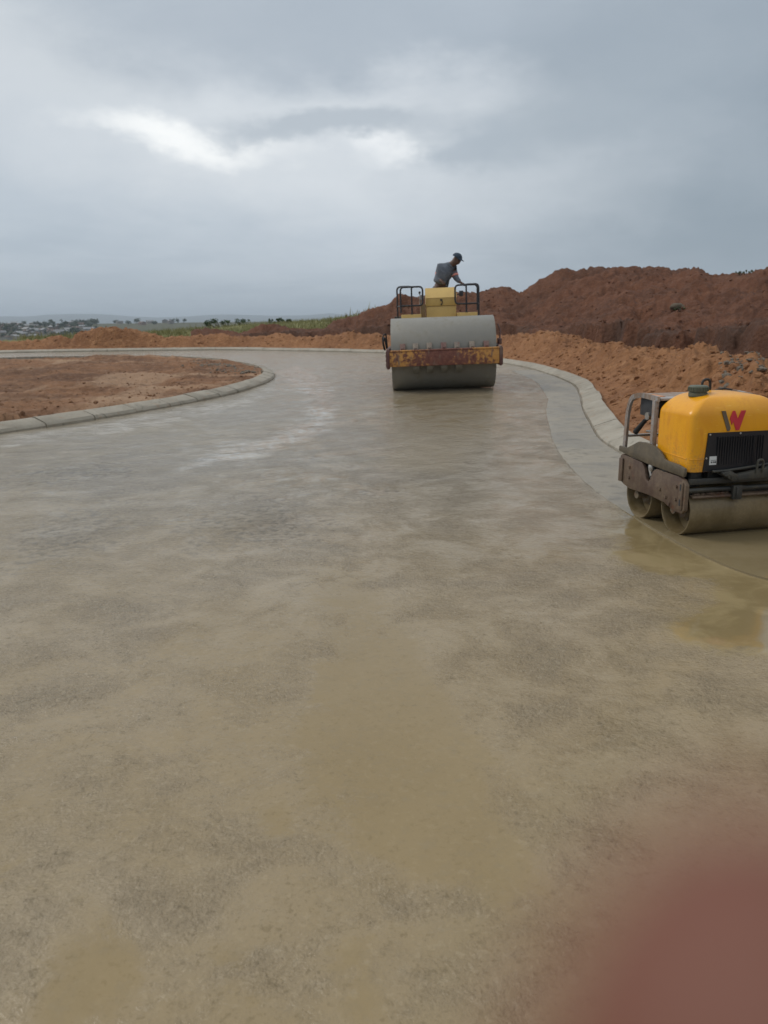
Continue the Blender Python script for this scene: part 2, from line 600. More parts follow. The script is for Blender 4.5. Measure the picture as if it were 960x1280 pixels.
# width of each belt where a ray crosses it
first = lambda th: rs[np.argmax((TT > th) & (RR > 2.5), axis=0)]
r_crest, r_lip = first(1.7), first(4.3)
topt = np.interp(azs, [az_of(250), az_of(430), az_of(520), az_of(640), az_of(760)], [5.5, 6.0, 8.0, 12.0, 13.0])
r_top = np.array([rs[np.argmax((TT[:, j] > topt[j]) & (rs > 2.5))] for j in range(len(azs))])
azc = np.clip(azs, R(-30), R(30))
z_crest = np.clip(H + r_crest * T_berm(azc), 0.25, 1.6)
z_lip = np.clip(H + r_lip * T_lip(azc), 0.2, 1.6)
z_top = np.clip(H + r_top * T_top(azc), 0.25, 4.5)


def base_h(x, y):
    r = np.hypot(x, y); a = np.degrees(np.arctan2(x, y))
    # grassy rise beyond the cutting
    ridge = np.where(a < -24, 0.2, np.clip(H + 105 * T_ridge(np.radians(np.clip(a, -24, 30))), 0.1, 4.5))
    rise = ridge * sstep(48, 105, r) * (1 - sstep(125, 260, r))
    down = np.interp(r, [0, 60, 110, 200, 400, 600, 700, 1000, 1500, 4000, 12000], [0, -0.1, -1.2, -6.0, -12.0, -13.0, -11.3, -2.0, -9, -30, -30])
    wl = sstep(-12.0, -17.5, a) * 0 + 1
    h = rise + down * wl + fbm(x / 9, y / 9, 4, 5) * 0.25 * sstep(45, 70, r) * (1 - sstep(400, 700, r))
    far = sstep(4800, 8200, r) * (70 + 34 * fbm(a / 5, a * 0 + 3.3, 4, 9) + 20 * np.interp(a, [-30, -18, -12, -9, 0], [0.8, 0.5, 0.2, -0.4, -0.6]))
    return h + far


BASE = base_h(GX, GY)
tn = TT + (0.75 * fbm(GX / 2.4, GY / 2.4, 3, 21) + 0.45 * fbm(GX / 0.7, GY / 0.7, 3, 22)) * sstep(0.9, 2.6, TT)
ZC, ZL, ZT, TP = (np.broadcast_to(q, GX.shape) for q in (z_crest, z_lip, z_top, topt))


def seglerp(z, a, b_, za, zb, smooth=True):
    m = (tn >= a) & (tn < b_)
    t = np.clip((tn - a) / np.maximum(1e-6, b_ - a), 0, 1)
    if smooth: t = t * t * (3 - 2 * t)
    return np.where(m, za + (zb - za) * t, z)


ZL = ZL + 0.28 * fbm(GX / 3.1, GY / 3.1, 2, 131)
zv = np.minimum(0.6 * ZC, np.maximum(ZL - 0.45, 0.15))
Z = np.full(GX.shape, -0.06)
Z = np.where(TT > 0.2, 0.03, Z)
Z = seglerp(Z, 0.2, 1.7, 0.04, ZC)
Z = seglerp(Z, 1.7, 2.9, ZC, zv)
Z = seglerp(Z, 2.9, 3.7, zv, zv)
Z = seglerp(Z, 3.7, 3.9, zv, zv + (ZL - zv) * 0.92, False)
Z = seglerp(Z, 3.9, 4.5, zv + (ZL - zv) * 0.92, ZL)
Z = seglerp(Z, 4.5, TP, ZL, ZT)
Z = seglerp(Z, TP, TP + 4, ZT, np.maximum(ZT - 0.5, 0.2))
Z = seglerp(Z, TP + 4, TP + 16, np.maximum(ZT - 0.5, 0.2), BASE)
Z = np.where(tn >= TP + 16, BASE, Z)
# lumps, gullies and clods
amp = sstep(0.25, 1.2, TT) * (1 - sstep(40, 75, RR))
lump = fbm(GX / 1.3, GY / 1.3, 4, 31)
rid = 1 - np.abs(fbm(GX / 0.7, GY / 0.7, 4, 57))
fine = fbm(GX / 0.22, GY / 0.22, 3, 71)
big = fbm(GX / 4.2, GY / 4.2, 3, 91)
bankw = sstep(4.2, 6.5, TT) * np.clip(ZT / 2.0, 0.45, 1)
rill = 1 - np.abs(fbm(AZ * 42, TT * 0.9, 3, 63))
rid2 = 1 - np.abs(fbm(GX / 0.28, GY / 0.28, 3, 83))
fine2 = fbm(GX / 0.09, GY / 0.09, 2, 97) * (RR < 30)
bw = sstep(0.5, 1.4, TT)
Z = Z + amp * (0.10 * lump + 0.16 * (rid - 0.75) + 0.10 * fine + bw * (0.16 * fbm(GX / 2.2, GY / 2.2, 3, 123) + 0.09 * (rill - 0.8) + 0.15 * (rid2 - 0.75) + 0.045 * fine2) + bankw * (0.22 * big + 0.10 * lump + 0.10 * (rid - 0.75)))
SOIL_SHADE = np.clip(np.exp(-((tn - 3.95) / 0.5) ** 2) * (0.55 + 1.1 * fbm(GX / 1.4, GY / 1.4, 4, 111)) + 0.3 * sstep(0.1, 0.5, fbm(GX / 2.5, GY / 2.5, 4, 113)), 0, 1)  # scarp shade painted in as a dark lip band, plus random dark soil
# spill of earth over the kerb
spill = np.exp(-((GX - 3.95) ** 2 / 0.5 + (GY - 15.2) ** 2 / 1.1))
Z = Z + spill * 0.06 * (TT > 0.0)

cls = np.zeros(GX.shape, int)                       # 0 hidden base, 1 berm, 2 bank, 3 field, 4 plain, 5 hills
tj = TT + 0.5 * fbm(GX / 0.8, GY / 0.8, 3, 41)
cls[TT > 0.16] = 1
cls[(tn > 3.2) & (TT > 1.0)] = 2
cls[(tj > TP + np.where(AZ < az_of(470), 1.2, 5.0))] = 3
cls[(AZ < az_of(238)) & (tn > 3.4)] = 3
cls[(RR > 300) | ((AZ < az_of(165)) & (RR > 120))] = 4
cls[RR > 4500] = 5
fc = cls[:-1, :]
keep_back = np.abs(AZ) < R(100)
for k, (nm, mt) in enumerate((('ground', m_berm), ('dirt_berm', m_berm), ('earth_bank', m_bank), ('grass_field', m_field), ('plain', m_plain), ('hills', m_hill))):
    me = grid_mesh(nm, GX, GY, Z, mask=(fc == k), attrs={'shade_pale': SOIL_SHADE} if k == 2 else None, wrap=True)
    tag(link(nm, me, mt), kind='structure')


def terrain_z(x, y):
    """height of the terrain sheet at a point (nearest grid vertex)"""
    a = math.atan2(x, y); r = math.hypot(x, y)
    j = int(np.argmin(np.abs(azs - a))); i = int(np.argmin(np.abs(rs - r)))
    return float(Z[i, j])


# ------------------------------------------------------------------ road
raz = np.radians(np.concatenate([np.linspace(-180, -32, 36, endpoint=False), np.linspace(-32, 32, 460, endpoint=False), np.linspace(32, 180, 36, endpoint=False)]))
rrs = np.concatenate([[0.03, 0.5], np.geomspace(1.0, 62, 430)])
A2, R2 = np.meshgrid(raz, rrs)
RX, RY = R2 * np.sin(A2), R2 * np.cos(A2)
TO = seg_dist(RX, RY, OUT)
W_ = lambda pts: [gp(*p) for p in pts]
PUD = [W_(p) for p in (
    [(772, 632), (830, 640), (1000, 640), (1010, 700), (1010, 818), (905, 812), (858, 798), (836, 775), (905, 748), (885, 724), (800, 715), (768, 692)],
    [(388, 705), (470, 712), (492, 760), (545, 830), (600, 905), (660, 1010), (700, 1120), (640, 1170), (520, 1110), (440, 1080), (375, 1010), (352, 920), (374, 880), (386, 800)],
    [(-40, 1050), (40, 1066), (22, 1110), (-40, 1140)],
    [(125, 1150), (185, 1140), (200, 1200), (150, 1290), (60, 1300), (40, 1240)],
    [(262, 1190), (318, 1180), (330, 1270), (268, 1255)],
    [(400, 1180), (470, 1150), (520, 1330), (430, 1330)],
    [(300, 1010), (360, 1000), (400, 1045), (330, 1060)])]
FILM = [W_(p) for p in (
    [(565, 572), (612, 535), (690, 560), (785, 640), (772, 692), (700, 700), (610, 690), (540, 650)],
    [(480, 640), (540, 640), (640, 700), (560, 720)],
    [(600, 470), (650, 462), (700, 500), (690, 545), (640, 540)])]
SLUR = [W_(p) for p in (
    [(492, 489), (622, 486), (640, 520), (612, 560), (570, 592), (500, 580), (478, 540)],)]
SHEEN_TINT = [W_(p) for p in (  # swath by the island where wet sheen is painted as paler road
    [(345, 466), (372, 455), (414, 476), (430, 512), (414, 542), (330, 570), (215, 590), (245, 566), (330, 545), (378, 522), (382, 498), (356, 476)],
    [(0, 545), (120, 528), (300, 497), (330, 485), (350, 486), (310, 508), (160, 540), (0, 562)])]
DARK = [W_(p) for p in (
    [(420, 614), (470, 606), (505, 610), (470, 620), (430, 622)],
    [(275, 596), (330, 588), (370, 596), (300, 604)],
    [(0, 660), (130, 630), (210, 650), (100, 700), (0, 720)],
    [(200, 650), (330, 620), (420, 640), (380, 680), (230, 690)],
    [(0, 590), (150, 575), (200, 590), (60, 610), (0, 612)])]


def field(polys, soft, far=1.0):
    f = np.full(RX.shape, -9.0)
    for p in polys:
        f = np.maximum(f, poly_sdf(RX, RY, p))
    sc = soft * np.maximum(1.0, R2 / 3.0) ** far
    return np.clip(f / sc, -1, 1) * 0.5 + 0.5


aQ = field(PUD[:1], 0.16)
aP, aF, aS, aD, aK = field(PUD, 0.28), field(FILM, 0.35), field(SLUR, 0.3), field(SHEEN_TINT, 0.35, 0.15), field(DARK, 0.3)
wet = np.clip(aP * 2 - 0.9, 0, 1)
RZ = 0.010 * fbm(RX / 0.9, RY / 0.9, 3, 3) * (1 - wet) + 0.004 * fbm(RX / 0.16, RY / 0.16, 3, 13) * (1 - wet) * (1 - 0.6 * aF) - 0.006 * wet
RZ += 0.0245 * (RX - 1.3) * np.exp(-(((RX - 1.3) / 1.7) ** 4 + ((RY - 17.05) / 2.2) ** 2))
RZ *= sstep(0.0, 0.9, -TO + 0.9)
fm = (TO[:-1] < 0.3)
me = grid_mesh('road', RX, RY, RZ, mask=fm, attrs={'pud': aP, 'pool': aQ, 'film': aF, 'slur': aS, 'sheen_tint': aD, 'dark': aK}, wrap=True)

b = NB('wet_slurried_concrete')
v = b.obj()
# flow direction of rolling: stretch one noise along the travel direction
vo_ = b.vmath('SUBTRACT', v, (-9.0, 21.0, 0.0))
so_ = b.n('SeparateXYZ', {0: vo_})
vs = b.n('CombineXYZ', {0: b.vmath('LENGTH', vo_), 1: b.math('MULTIPLY', b.math('ARCTAN2', so_.outputs[0], so_.outputs[1]), 2.6), 2: 0.0}).outputs[0]
n0 = b.noise(v, 0.55, 5, 0.6, 0.6)
n1 = b.noise(v, 2.3, 7, 0.68, 0.5)
n1s = b.noise(vs, 3.2, 7, 0.68, 0.35)
n2 = b.noise(v, 14, 6, 0.7)
n3 = b.noise(v, 75, 4, 0.7)
n4 = b.noise(v, 220, 2, 0.6)
vor = b.n('TexVoronoi', {'Vector': v, 'Scale': 70.0, 'Randomness': 1.0}).outputs['Distance']


n5 = b.noise(v, 5.5, 7, 0.72, 0.4)


def edge(name, amt=0.5, lo=0.44, hi=0.56):
    a = b.attr(name)
    q = b.math('ADD', a, b.math('MULTIPLY', b.math('SUBTRACT', n1, 0.5), amt))
    q = b.math('ADD', q, b.math('MULTIPLY', b.math('SUBTRACT', n2, 0.5), amt * 0.35))
    return b.mr(q, lo, hi)


p0 = edge('pud', 1.1, 0.30, 0.74)
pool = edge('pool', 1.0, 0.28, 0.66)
# small hollows that hold water all over, more of them on the low near side
yy_ = b.n('SeparateXYZ', {0: v}).outputs[1]
low = b.mr(yy_, 5.0, 1.5, 0.0, 0.075, False)
hol = b.mr(b.math('ADD', b.math('ADD', b.math('MULTIPLY', n1, 0.6), b.math('MULTIPLY', n0, 0.4)), low), 0.53, 0.67)
p = b.math('MAXIMUM', b.math('MAXIMUM', p0, pool), b.math('MULTIPLY', hol, 0.75))
mud = b.math('MULTIPLY', b.mr(yy_, 8.0, 2.6), b.mr(b.math('ADD', b.math('MULTIPLY', n1, 0.5), b.math('MULTIPLY', n0, 0.5)), 0.36, 0.57, 0.30, 1.0))
p = b.math('MAXIMUM', p, b.math('MULTIPLY', mud, 0.72))
f = edge('film', 1.2, 0.30, 0.80)
s_ = edge('slur', 0.6, 0.35, 0.70)
swath = edge('sheen_tint', 0.8, 0.36, 0.85)
arcw = b.mr(b.vmath('LENGTH', vo_), 18.5, 13.5)
nearw = b.mr(yy_, 8.0, 2.6)
dk = edge('dark', 1.6, 0.45, 0.80)
streak = b.noise(vs, 8.5, 6, 0.62, 0.25)
sheen = b.mr(b.math('ADD', b.math('MULTIPLY', b.math('ADD', b.math('MULTIPLY', n1s, 0.5), b.math('MULTIPLY', n1, 0.5)), 0.75), b.math('MULTIPLY', n0, 0.25)), 0.46, 0.58)
n1m = b.math('ADD', b.math('MULTIPLY', n1s, arcw), b.math('MULTIPLY', n1, b.math('SUBTRACT', 1.0, arcw)))
c_grey = b.mix(b.mr(n1m, 0.34, 0.68), (0.265, 0.224, 0.165), (0.370, 0.325, 0.258))
c_grey = b.mix(b.math('MULTIPLY', b.mr(n0, 0.40, 0.62), 0.5), c_grey, (0.285, 0.230, 0.145))
c_grey = b.mix(b.math('MULTIPLY', b.mr(n5, 0.55, 0.72), 0.30), c_grey, (0.165, 0.134, 0.090))
c_grey = b.mix(b.math('MULTIPLY', b.mr(n5, 0.46, 0.30), 0.35), c_grey, (0.39, 0.34, 0.26))
c_grey = b.mix(b.math('MULTIPLY', b.mr(n3, 0.52, 0.70), b.mr(n5, 0.42, 0.60, 0.12, 0.60)), c_grey, (0.130, 0.106, 0.070))
rr_ = so2 = b.vmath('LENGTH', vo_)
lap = b.math('SINE', b.math('MULTIPLY', b.math('ADD', rr_, b.math('MULTIPLY', n0, 1.6)), 8.5))
lap = b.math('MULTIPLY', b.mr(lap, 0.80, 1.0), b.mr(n1s, 0.50, 0.62))
c_grey = b.mix(b.math('MULTIPLY', lap, b.math('MULTIPLY', arcw, 0.5)), c_grey, (0.150, 0.122, 0.082))
c_grey = b.mix(b.math('MULTIPLY', b.mr(n2, 0.57, 0.72), 0.50), c_grey, (0.40, 0.355, 0.275))
c_sheen = b.mix(b.mr(n2, 0.38, 0.62), (0.46, 0.435, 0.39), (0.62, 0.60, 0.56))  # pale colour that stands in for sky sheen on the wet surface
c_grey = b.mix(b.math('MULTIPLY', b.mr(streak, 0.54, 0.72), b.math('MULTIPLY', arcw, b.mr(n0, 0.42, 0.60, 0.15, 0.60))), c_grey, (0.46, 0.425, 0.36))
c_grey = b.mix(b.math('MULTIPLY', b.mr(streak, 0.44, 0.30), b.math('MULTIPLY', arcw, 0.45)), c_grey, (0.165, 0.136, 0.096))
n6 = b.noise(v, 34, 4, 0.65, 0.3)
c_grey = b.mix(b.math('MULTIPLY', b.mr(n6, 0.57, 0.66), b.mr(n5, 0.38, 0.56, 0.18, 0.55)), c_grey, (0.100, 0.082, 0.055))
c_grey = b.mix(b.math('MULTIPLY', b.mr(n6, 0.44, 0.35), 0.50), c_grey, (0.42, 0.375, 0.295))
c_grey = b.mix(b.math('MULTIPLY', dk, b.mr(n2, 0.46, 0.60, 0.0, 0.75)), c_grey, (0.085, 0.070, 0.048))
c_grey = b.mix(b.math('MULTIPLY', nearw, 0.75), c_grey, b.mix(1.0, c_grey, (0.92, 0.83, 0.68), 'MULTIPLY'))
c = b.mix(b.math('MULTIPLY', swath, b.mr(streak, 0.36, 0.60, 0.20, 0.72)), c_grey, c_sheen)
c = b.mix(b.math('MULTIPLY', dk, 0.25), c, (0.135, 0.110, 0.078))
c = b.mix(b.math('MULTIPLY', s_, 0.75), c, (0.255, 0.200, 0.122))
c_mud = b.mix(n0, (0.217, 0.153, 0.062), (0.268, 0.196, 0.088))
c_mud = b.mix(b.math('MULTIPLY', b.mr(n2, 0.5, 0.7), 0.3), c_mud, (0.17, 0.136, 0.080))
c = b.mix(b.math('MULTIPLY', f, 0.35), c, (0.295, 0.255, 0.193))
c = b.mix(b.math('MULTIPLY', p, 0.76), c, c_mud)
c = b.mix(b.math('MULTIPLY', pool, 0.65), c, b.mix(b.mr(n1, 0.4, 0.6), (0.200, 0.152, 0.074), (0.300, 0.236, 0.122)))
rg = b.math('MULTIPLY', b.mr(sheen, 0, 1, 0.36, 0.11, False), b.mr(nearw, 0, 1, 0.52, 1.0, False))
rg = b.math('MULTIPLY', rg, b.mr(swath, 0, 1, 1.0, 0.35, False))
rg = b.math('MULTIPLY', rg, b.mr(f, 0, 1, 1.0, 0.38, False))
rg = b.math('MULTIPLY', rg, b.mr(s_, 0, 1, 1.0, 0.45, False))
rg = b.math('ADD', b.math('MULTIPLY', rg, b.math('SUBTRACT', 1.0, p)), b.math('MULTIPLY', p, 0.055))
patch = b.mr(b.math('ADD', b.math('MULTIPLY', n1, 0.6), b.math('MULTIPLY', n0, 0.4)), 0.42, 0.58, 1.0, 0.30)
rough_k = b.math('SUBTRACT', 1.0, b.math('MAXIMUM', b.math('MAXIMUM', b.math('MULTIPLY', p, 0.90), b.math('MULTIPLY', pool, 0.985)), b.math('MAXIMUM', b.math('MULTIPLY', f, 0.45), b.math('MULTIPLY', s_, 0.70))))
hgt = b.math('ADD', b.math('MULTIPLY', b.math('SUBTRACT', n2, 0.5), 0.42), b.math('MULTIPLY', b.math('SUBTRACT', n1s, 0.5), b.math('MULTIPLY', arcw, 0.5)))
hgt = b.math('ADD', hgt, b.math('MULTIPLY', b.math('SUBTRACT', n5, 0.5), 0.75))
hgt = b.math('ADD', hgt, b.math('MULTIPLY', lap, -0.12))
hgt = b.math('ADD', hgt, b.math('MULTIPLY', b.math('SUBTRACT', streak, 0.5), b.math('MULTIPLY', arcw, 0.55)))
hgt = b.math('ADD', hgt, b.math('MULTIPLY', b.math('SUBTRACT', n3, 0.5), 0.17))
hgt = b.math('ADD', hgt, b.math('MULTIPLY', b.math('SUBTRACT', vor, 0.5), -0.12))
hgt = b.math('ADD', hgt, b.math('MULTIPLY', b.math('SUBTRACT', n4, 0.5), 0.10))
nm = b.n('Bump', {'Height': b.math('MULTIPLY', hgt, b.math('MULTIPLY', b.math('MULTIPLY', rough_k, patch), b.mr(nearw, 0, 1, 2.0, 1.25, False))), 'Strength': 1.0, 'Distance': 0.032}).outputs[0]
m_road = b.out(c, rg, nm, spec=0.5, **{'IOR': 1.4})
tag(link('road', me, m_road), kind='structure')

# ------------------------------------------------------------------ kerbs and channel
b = NB('kerb_concrete')
v = b.obj()
n1 = b.noise(v, 1.7, 6, 0.65, 0.4); n2 = b.noise(v, 22, 5, 0.7); n3 = b.noise(v, 7, 5, 0.65)
c = b.mix(b.mr(n1, 0.3, 0.7), (0.25, 0.220, 0.17), (0.34, 0.305, 0.245))
c = b.mix(b.math('MULTIPLY', b.mr(n2, 0.5, 0.75), 0.45), c, (0.18, 0.165, 0.13))
n5 = b.noise(v, 3.1, 7, 0.72, 0.6)
c = b.mix(b.math('MULTIPLY', b.mr(n5, 0.54, 0.66), 0.75), c, (0.125, 0.112, 0.080))
c = b.mix(b.math('MULTIPLY', b.mr(n3, 0.57, 0.70), 0.7), c, (0.27, 0.165, 0.095))
m_kerb = b.out(c, 0.7, b.bump(b.math('ADD', n2, b.math('MULTIPLY', n3, 1.5)), 0.6, 0.012))


def kerb(name, line, side, prof, unit=1.0, gap=0.012, skip=None, zj=0.006):
    """a run of cast kerb units; side +1 puts the kerb on the right of the line"""
    L = np.concatenate([[0], np.cumsum(np.linalg.norm(np.diff(line, axis=0), axis=1))])
    m = MB()
    s0 = 0.0; k = 0
    while s0 < L[-1] - unit:
        q = []
        if not (skip and skip(s0)):
            jit = random.uniform(-zj, zj); off = random.uniform(-zj, zj) * 1.3
            nseg = max(4, int(unit / 0.25))
            for i in range(nseg + 1):
                s = s0 + gap / 2 + (unit - gap) * i / nseg
                x = np.interp(s, L, line[:, 0]); y = np.interp(s, L, line[:, 1])
                x2 = np.interp(s + 0.1, L, line[:, 0]); y2 = np.interp(s + 0.1, L, line[:, 1])
                x1 = np.interp(s - 0.1, L, line[:, 0]); y1 = np.interp(s - 0.1, L, line[:, 1])
                t = Vector((x2 - x1, y2 - y1)).normalized()
                nx, ny = t.y * side, -t.x * side
                wob = 0.004 * math.sin(s * 2.3) + 0.003 * math.sin(s * 5.1 + 1)
                pr = prof(s) if callable(prof) else prof
                q.append([m.b.verts.new((x + nx * (a + off + wob), y + ny * (a + off + wob), z + (jit + random.uniform(-0.003, 0.003) if z > 0 else 0))) for a, z in pr])
            n = len(q[0])
            for i in range(nseg):
                for j in range(n - 1):
                    f_ = m.b.faces.new((q[i][j], q[i][j + 1], q[i + 1][j + 1], q[i + 1][j]))
            m.b.faces.new(q[0]); m.b.faces.new(q[-1][::-1])
        s0 += unit; k += 1
    return tag(m.build(name, m_kerb, smooth=35), kind='structure')


LO = np.concatenate([[0], np.cumsum(np.linalg.norm(np.diff(OUT, axis=0), axis=1))])
i_break = int(np.argmin(np.hypot(OUT[:, 0] - gp(725, 496)[0], OUT[:, 1] - gp(725, 496)[1])))
S_BREAK = LO[i_break]


def out_prof(s):
    if s < S_BREAK:
        return [(0.0, -0.06), (0.004, 0.045), (0.02, 0.060), (0.27, 0.15), (0.305, 0.15), (0.32, -0.06)]
    return [(0.0, -0.06), (0.004, 0.04), (0.02, 0.056), (0.25, 0.135), (0.28, 0.13), (0.30, -0.06)]


kerb('outer_kerb', OUT, 1, out_prof, unit=2.7, gap=0.006)
kerb('inner_kerb', ISL, 1, [(0.0, -0.06), (0.0, 0.03), (0.03, 0.07), (0.24, 0.135), (0.30, 0.135), (0.315, -0.06)], unit=0.92, gap=0.02)

# channel between the outer kerb and the carriageway
b = NB('channel_concrete')
v = b.obj()
n1 = b.noise(v, 1.5, 6, 0.65, 0.5); n2 = b.noise(v, 20, 5, 0.7); n3 = b.noise(v, 5.5, 6, 0.7, 0.3); n4 = b.noise(v, 90, 3, 0.6)
c = b.mix(b.mr(n1, 0.3, 0.7), (0.205, 0.175, 0.128), (0.290, 0.252, 0.192))
c = b.mix(b.math('MULTIPLY', b.mr(n3, 0.50, 0.66), 0.75), c, (0.130, 0.110, 0.078))
c = b.mix(b.math('MULTIPLY', b.mr(n4, 0.5, 0.7), 0.4), c, (0.15, 0.132, 0.10))
pw = b.mr(b.math('ADD', b.attr('pud'), b.math('MULTIPLY', b.math('SUBTRACT', n1, 0.5), 0.7)), 0.38, 0.62)
c = b.mix(b.math('MULTIPLY', pw, 0.85), c, (0.190, 0.145, 0.073))
rg = b.mr(n1, 0.3, 0.7, 0.28, 0.55)
rg = b.math('ADD', b.math('MULTIPLY', rg, b.math('SUBTRACT', 1.0, pw)), b.math('MULTIPLY', pw, 0.05))
hh_ = b.math('ADD', b.math('MULTIPLY', b.math('SUBTRACT', n3, 0.5), 0.6), b.math('MULTIPLY', b.math('SUBTRACT', n2, 0.5), 0.5))
m_chan = b.out(c, rg, b.bump(b.math('MULTIPLY', hh_, b.math('SUBTRACT', 1.0, b.math('MULTIPLY', pw, 0.95))), 0.7, 0.02))
cl = resample([(6.75, -2.9), (3.98, 1.9), (2.72, 3.75)] + [gp(*p) for p in ((960, 725), (870, 690), (785, 641), (742, 613), (712, 584), (692, 550), (684, 522), (684, 500), (678, 486), (664, 474), (640, 464))], 0.12)
m = MB()
prev = None
chan_rows = []
for i in range(len(cl)):
    px, py = cl[i]
    j = int(np.argmin(np.hypot(OUT[:, 0] - px, OUT[:, 1] - py)))
    jm = max(0, min(len(OUT) - 2, j))
    # nearest point on the kerb line
    a_, b_ = OUT[max(j - 1, 0)], OUT[min(j + 1, len(OUT) - 1)]
    e = b_ - a_; t = np.clip(((px - a_[0]) * e[0] + (py - a_[1]) * e[1]) / (e @ e), 0, 1)
    kx, ky = a_ + e * t
    lip = 0.010 + 0.003 * math.sin(i * 0.35) + random.uniform(-0.002, 0.002)
    ww = 0.010 * math.sin(i * 0.21) + random.uniform(-0.006, 0.006)
    dx, dy = kx - px, ky - py
    ln = math.hypot(dx, dy); dx, dy = dx / ln, dy / ln
    row = [m.b.verts.new((px + dx * (q + ww), py + dy * (q + ww), z)) for q, z in ((-0.004, -0.03), (0.0, lip * 0.6), (0.02, lip), (ln * 0.35, lip + 0.004 + random.uniform(-.0015, .0015)), (ln * 0.7, lip + 0.006 + random.uniform(-.0015, .0015)), (ln - ww - 0.022, lip + 0.008), (ln - ww - 0.016, -0.03))]
    if prev:
        for k in range(len(row) - 1):
            m.b.faces.new((prev[k], row[k], row[k + 1], prev[k + 1]))
    prev = row
ch_o = tag(m.build('channel', m_chan, smooth=50), kind='structure')
cv = np.array([v_.co[:] for v_ in ch_o.data.vertices])
fp = np.maximum(poly_sdf(cv[:, 0], cv[:, 1], PUD[0]), poly_sdf(cv[:, 0], cv[:, 1], W_([(770, 640), (1100, 640), (1100, 800), (900, 800)])))
at_ = ch_o.data.attributes.new('pud', 'FLOAT', 'POINT')
at_.data.foreach_set('value', (np.clip(fp / 0.4, -1, 1) * 0.5 + 0.5).astype(np.float32))

# ------------------------------------------------------------------ bare earth inside the bend
ia = np.radians(np.concatenate([np.linspace(-110, -30, 50, endpoint=False), np.linspace(-30, -6, 330)]))
ir = np.geomspace(6.5, 62, 380)
A3, R3 = np.meshgrid(ia, ir)
IX, IY = R3 * np.sin(A3), R3 * np.cos(A3)
TI = seg_dist(IX, IY, ISL)
IZ = 0.085 + 0.07 * fbm(IX / 2.6, IY / 2.6, 4, 6) + 0.075 * fbm(IX / 0.6, IY / 0.6, 4, 8) + 0.035 * fbm(IX / 0.13, IY / 0.13, 2, 18)
IZ += 0.07 * np.exp(-((TI - 0.9) / 0.5) ** 2) * (fbm(IX / 1.1, IY / 1.1, 3, 12) + 0.2)
IZ = np.where(TI < 0.45, np.minimum(IZ, 0.085), IZ)
rut = np.sin((IX * 0.35 + IY) * 2.1 + 2 * fbm(IX / 3, IY / 3, 2, 44))
IZ += 0.025 * rut
pale = np.clip(sstep(0.1, 0.5, fbm(IX / 1.6, IY / 5.0, 4, 61)) * 0.8 + 0.6 * sstep(0.75, 1.0, rut) * sstep(-0.1, 0.3, fbm(IX / 4, IY / 4, 2, 62)), 0, 1)
me = grid_mesh('bare_earth', IX, IY, IZ, attrs={'shade_pale': pale}, mask=(TI[:-1, :-1] > 0.22))
tag(link('bare_earth', me, m_isl), kind='structure')

# ------------------------------------------------------------------ loose clods and rubble
def clod_mesh(pts, name, mat):
    """pts: (x, y, z, r) -> one mesh of broken lumps"""
    t = bmesh.new(); bmesh.ops.create_icosphere(t, subdivisions=1, radius=1.0)
    t.verts.ensure_lookup_table()
    V0 = np.array([v.co[:] for v in t.verts]); F0 = np.array([[v.index for v in f.verts] for f in t.faces]); t.free()
    rng = np.random.default_rng(5)
    V, Fc = [], []
    for i, (x, y, z, r) in enumerate(pts):
        sc = r * rng.uniform(0.6, 1.3, 3) * np.array([1, 1, 0.75])
        vv = V0 * (1 + rng.uniform(-0.28, 0.28, (len(V0), 1))) * sc
        a = rng.uniform(0, 6.28); ca, sa = math.cos(a), math.sin(a)
        vv = np.stack([vv[:, 0] * ca - vv[:, 1] * sa, vv[:, 0] * sa + vv[:, 1] * ca, vv[:, 2]], 1) + (x, y, z)
        V.append(vv); Fc.append(F0 + i * len(V0))
    me = bpy.data.meshes.new(name)
    me.from_pydata(np.concatenate(V).tolist(), [], np.concatenate(Fc).tolist())
    return tag(link(name, me, mat), kind='stuff')


rng = np.random.default_rng(3)
pts = []
sel = np.argwhere((TT > 0.42) & (TT < 3.0) & (RR < 45) & (np.abs(AZ) < R(38)))
wgt = RR[sel[:, 0], sel[:, 1]] ** 1.2
for k in rng.choice(len(sel), 9000, p=wgt / wgt.sum()):
    i, j = sel[k]
    pts.append((GX[i, j], GY[i, j], Z[i, j] - 0.004, 0.010 + 0.055 * rng.random() ** 5))
clod_mesh(pts, 'orange_clods', m_berm)
pts = []
sel = np.argwhere((TT > 3.2) & (TT < 15) & (RR < 50) & (AZ > az_of(480)) & (AZ < R(38)))
wgt = RR[sel[:, 0], sel[:, 1]] ** 1.2
for k in rng.choice(len(sel), 2600, p=wgt / wgt.sum()):
    i, j = sel[k]
    pts.append((GX[i, j], GY[i, j], Z[i, j], 0.012 + 0.085 * rng.random() ** 8))
clod_mesh(pts, 'dark_clods', m_bank)
pts = []
sel = np.argwhere((TI > 0.4) & (R3 < 45) & (A3 > R(-32)))
wgt = R3[sel[:, 0], sel[:, 1]] ** 1.2 * np.exp(-TI[sel[:, 0], sel[:, 1]] / 4) + 0.5
for k in rng.choice(len(sel), 2200, p=wgt / wgt.sum()):
    i, j = sel[k]
    pts.append((IX[i, j], IY[i, j], IZ[i, j], 0.008 + 0.035 * rng.random() ** 4))
clod_mesh(pts, 'island_clods', m_isl)
m_rub = dirt_mat('grey_rubble', (0.17, 0.14, 0.11), (0.22, 0.185, 0.145), (0.27, 0.23, 0.185))
pts = []
cx, cy = gp(300, 462)
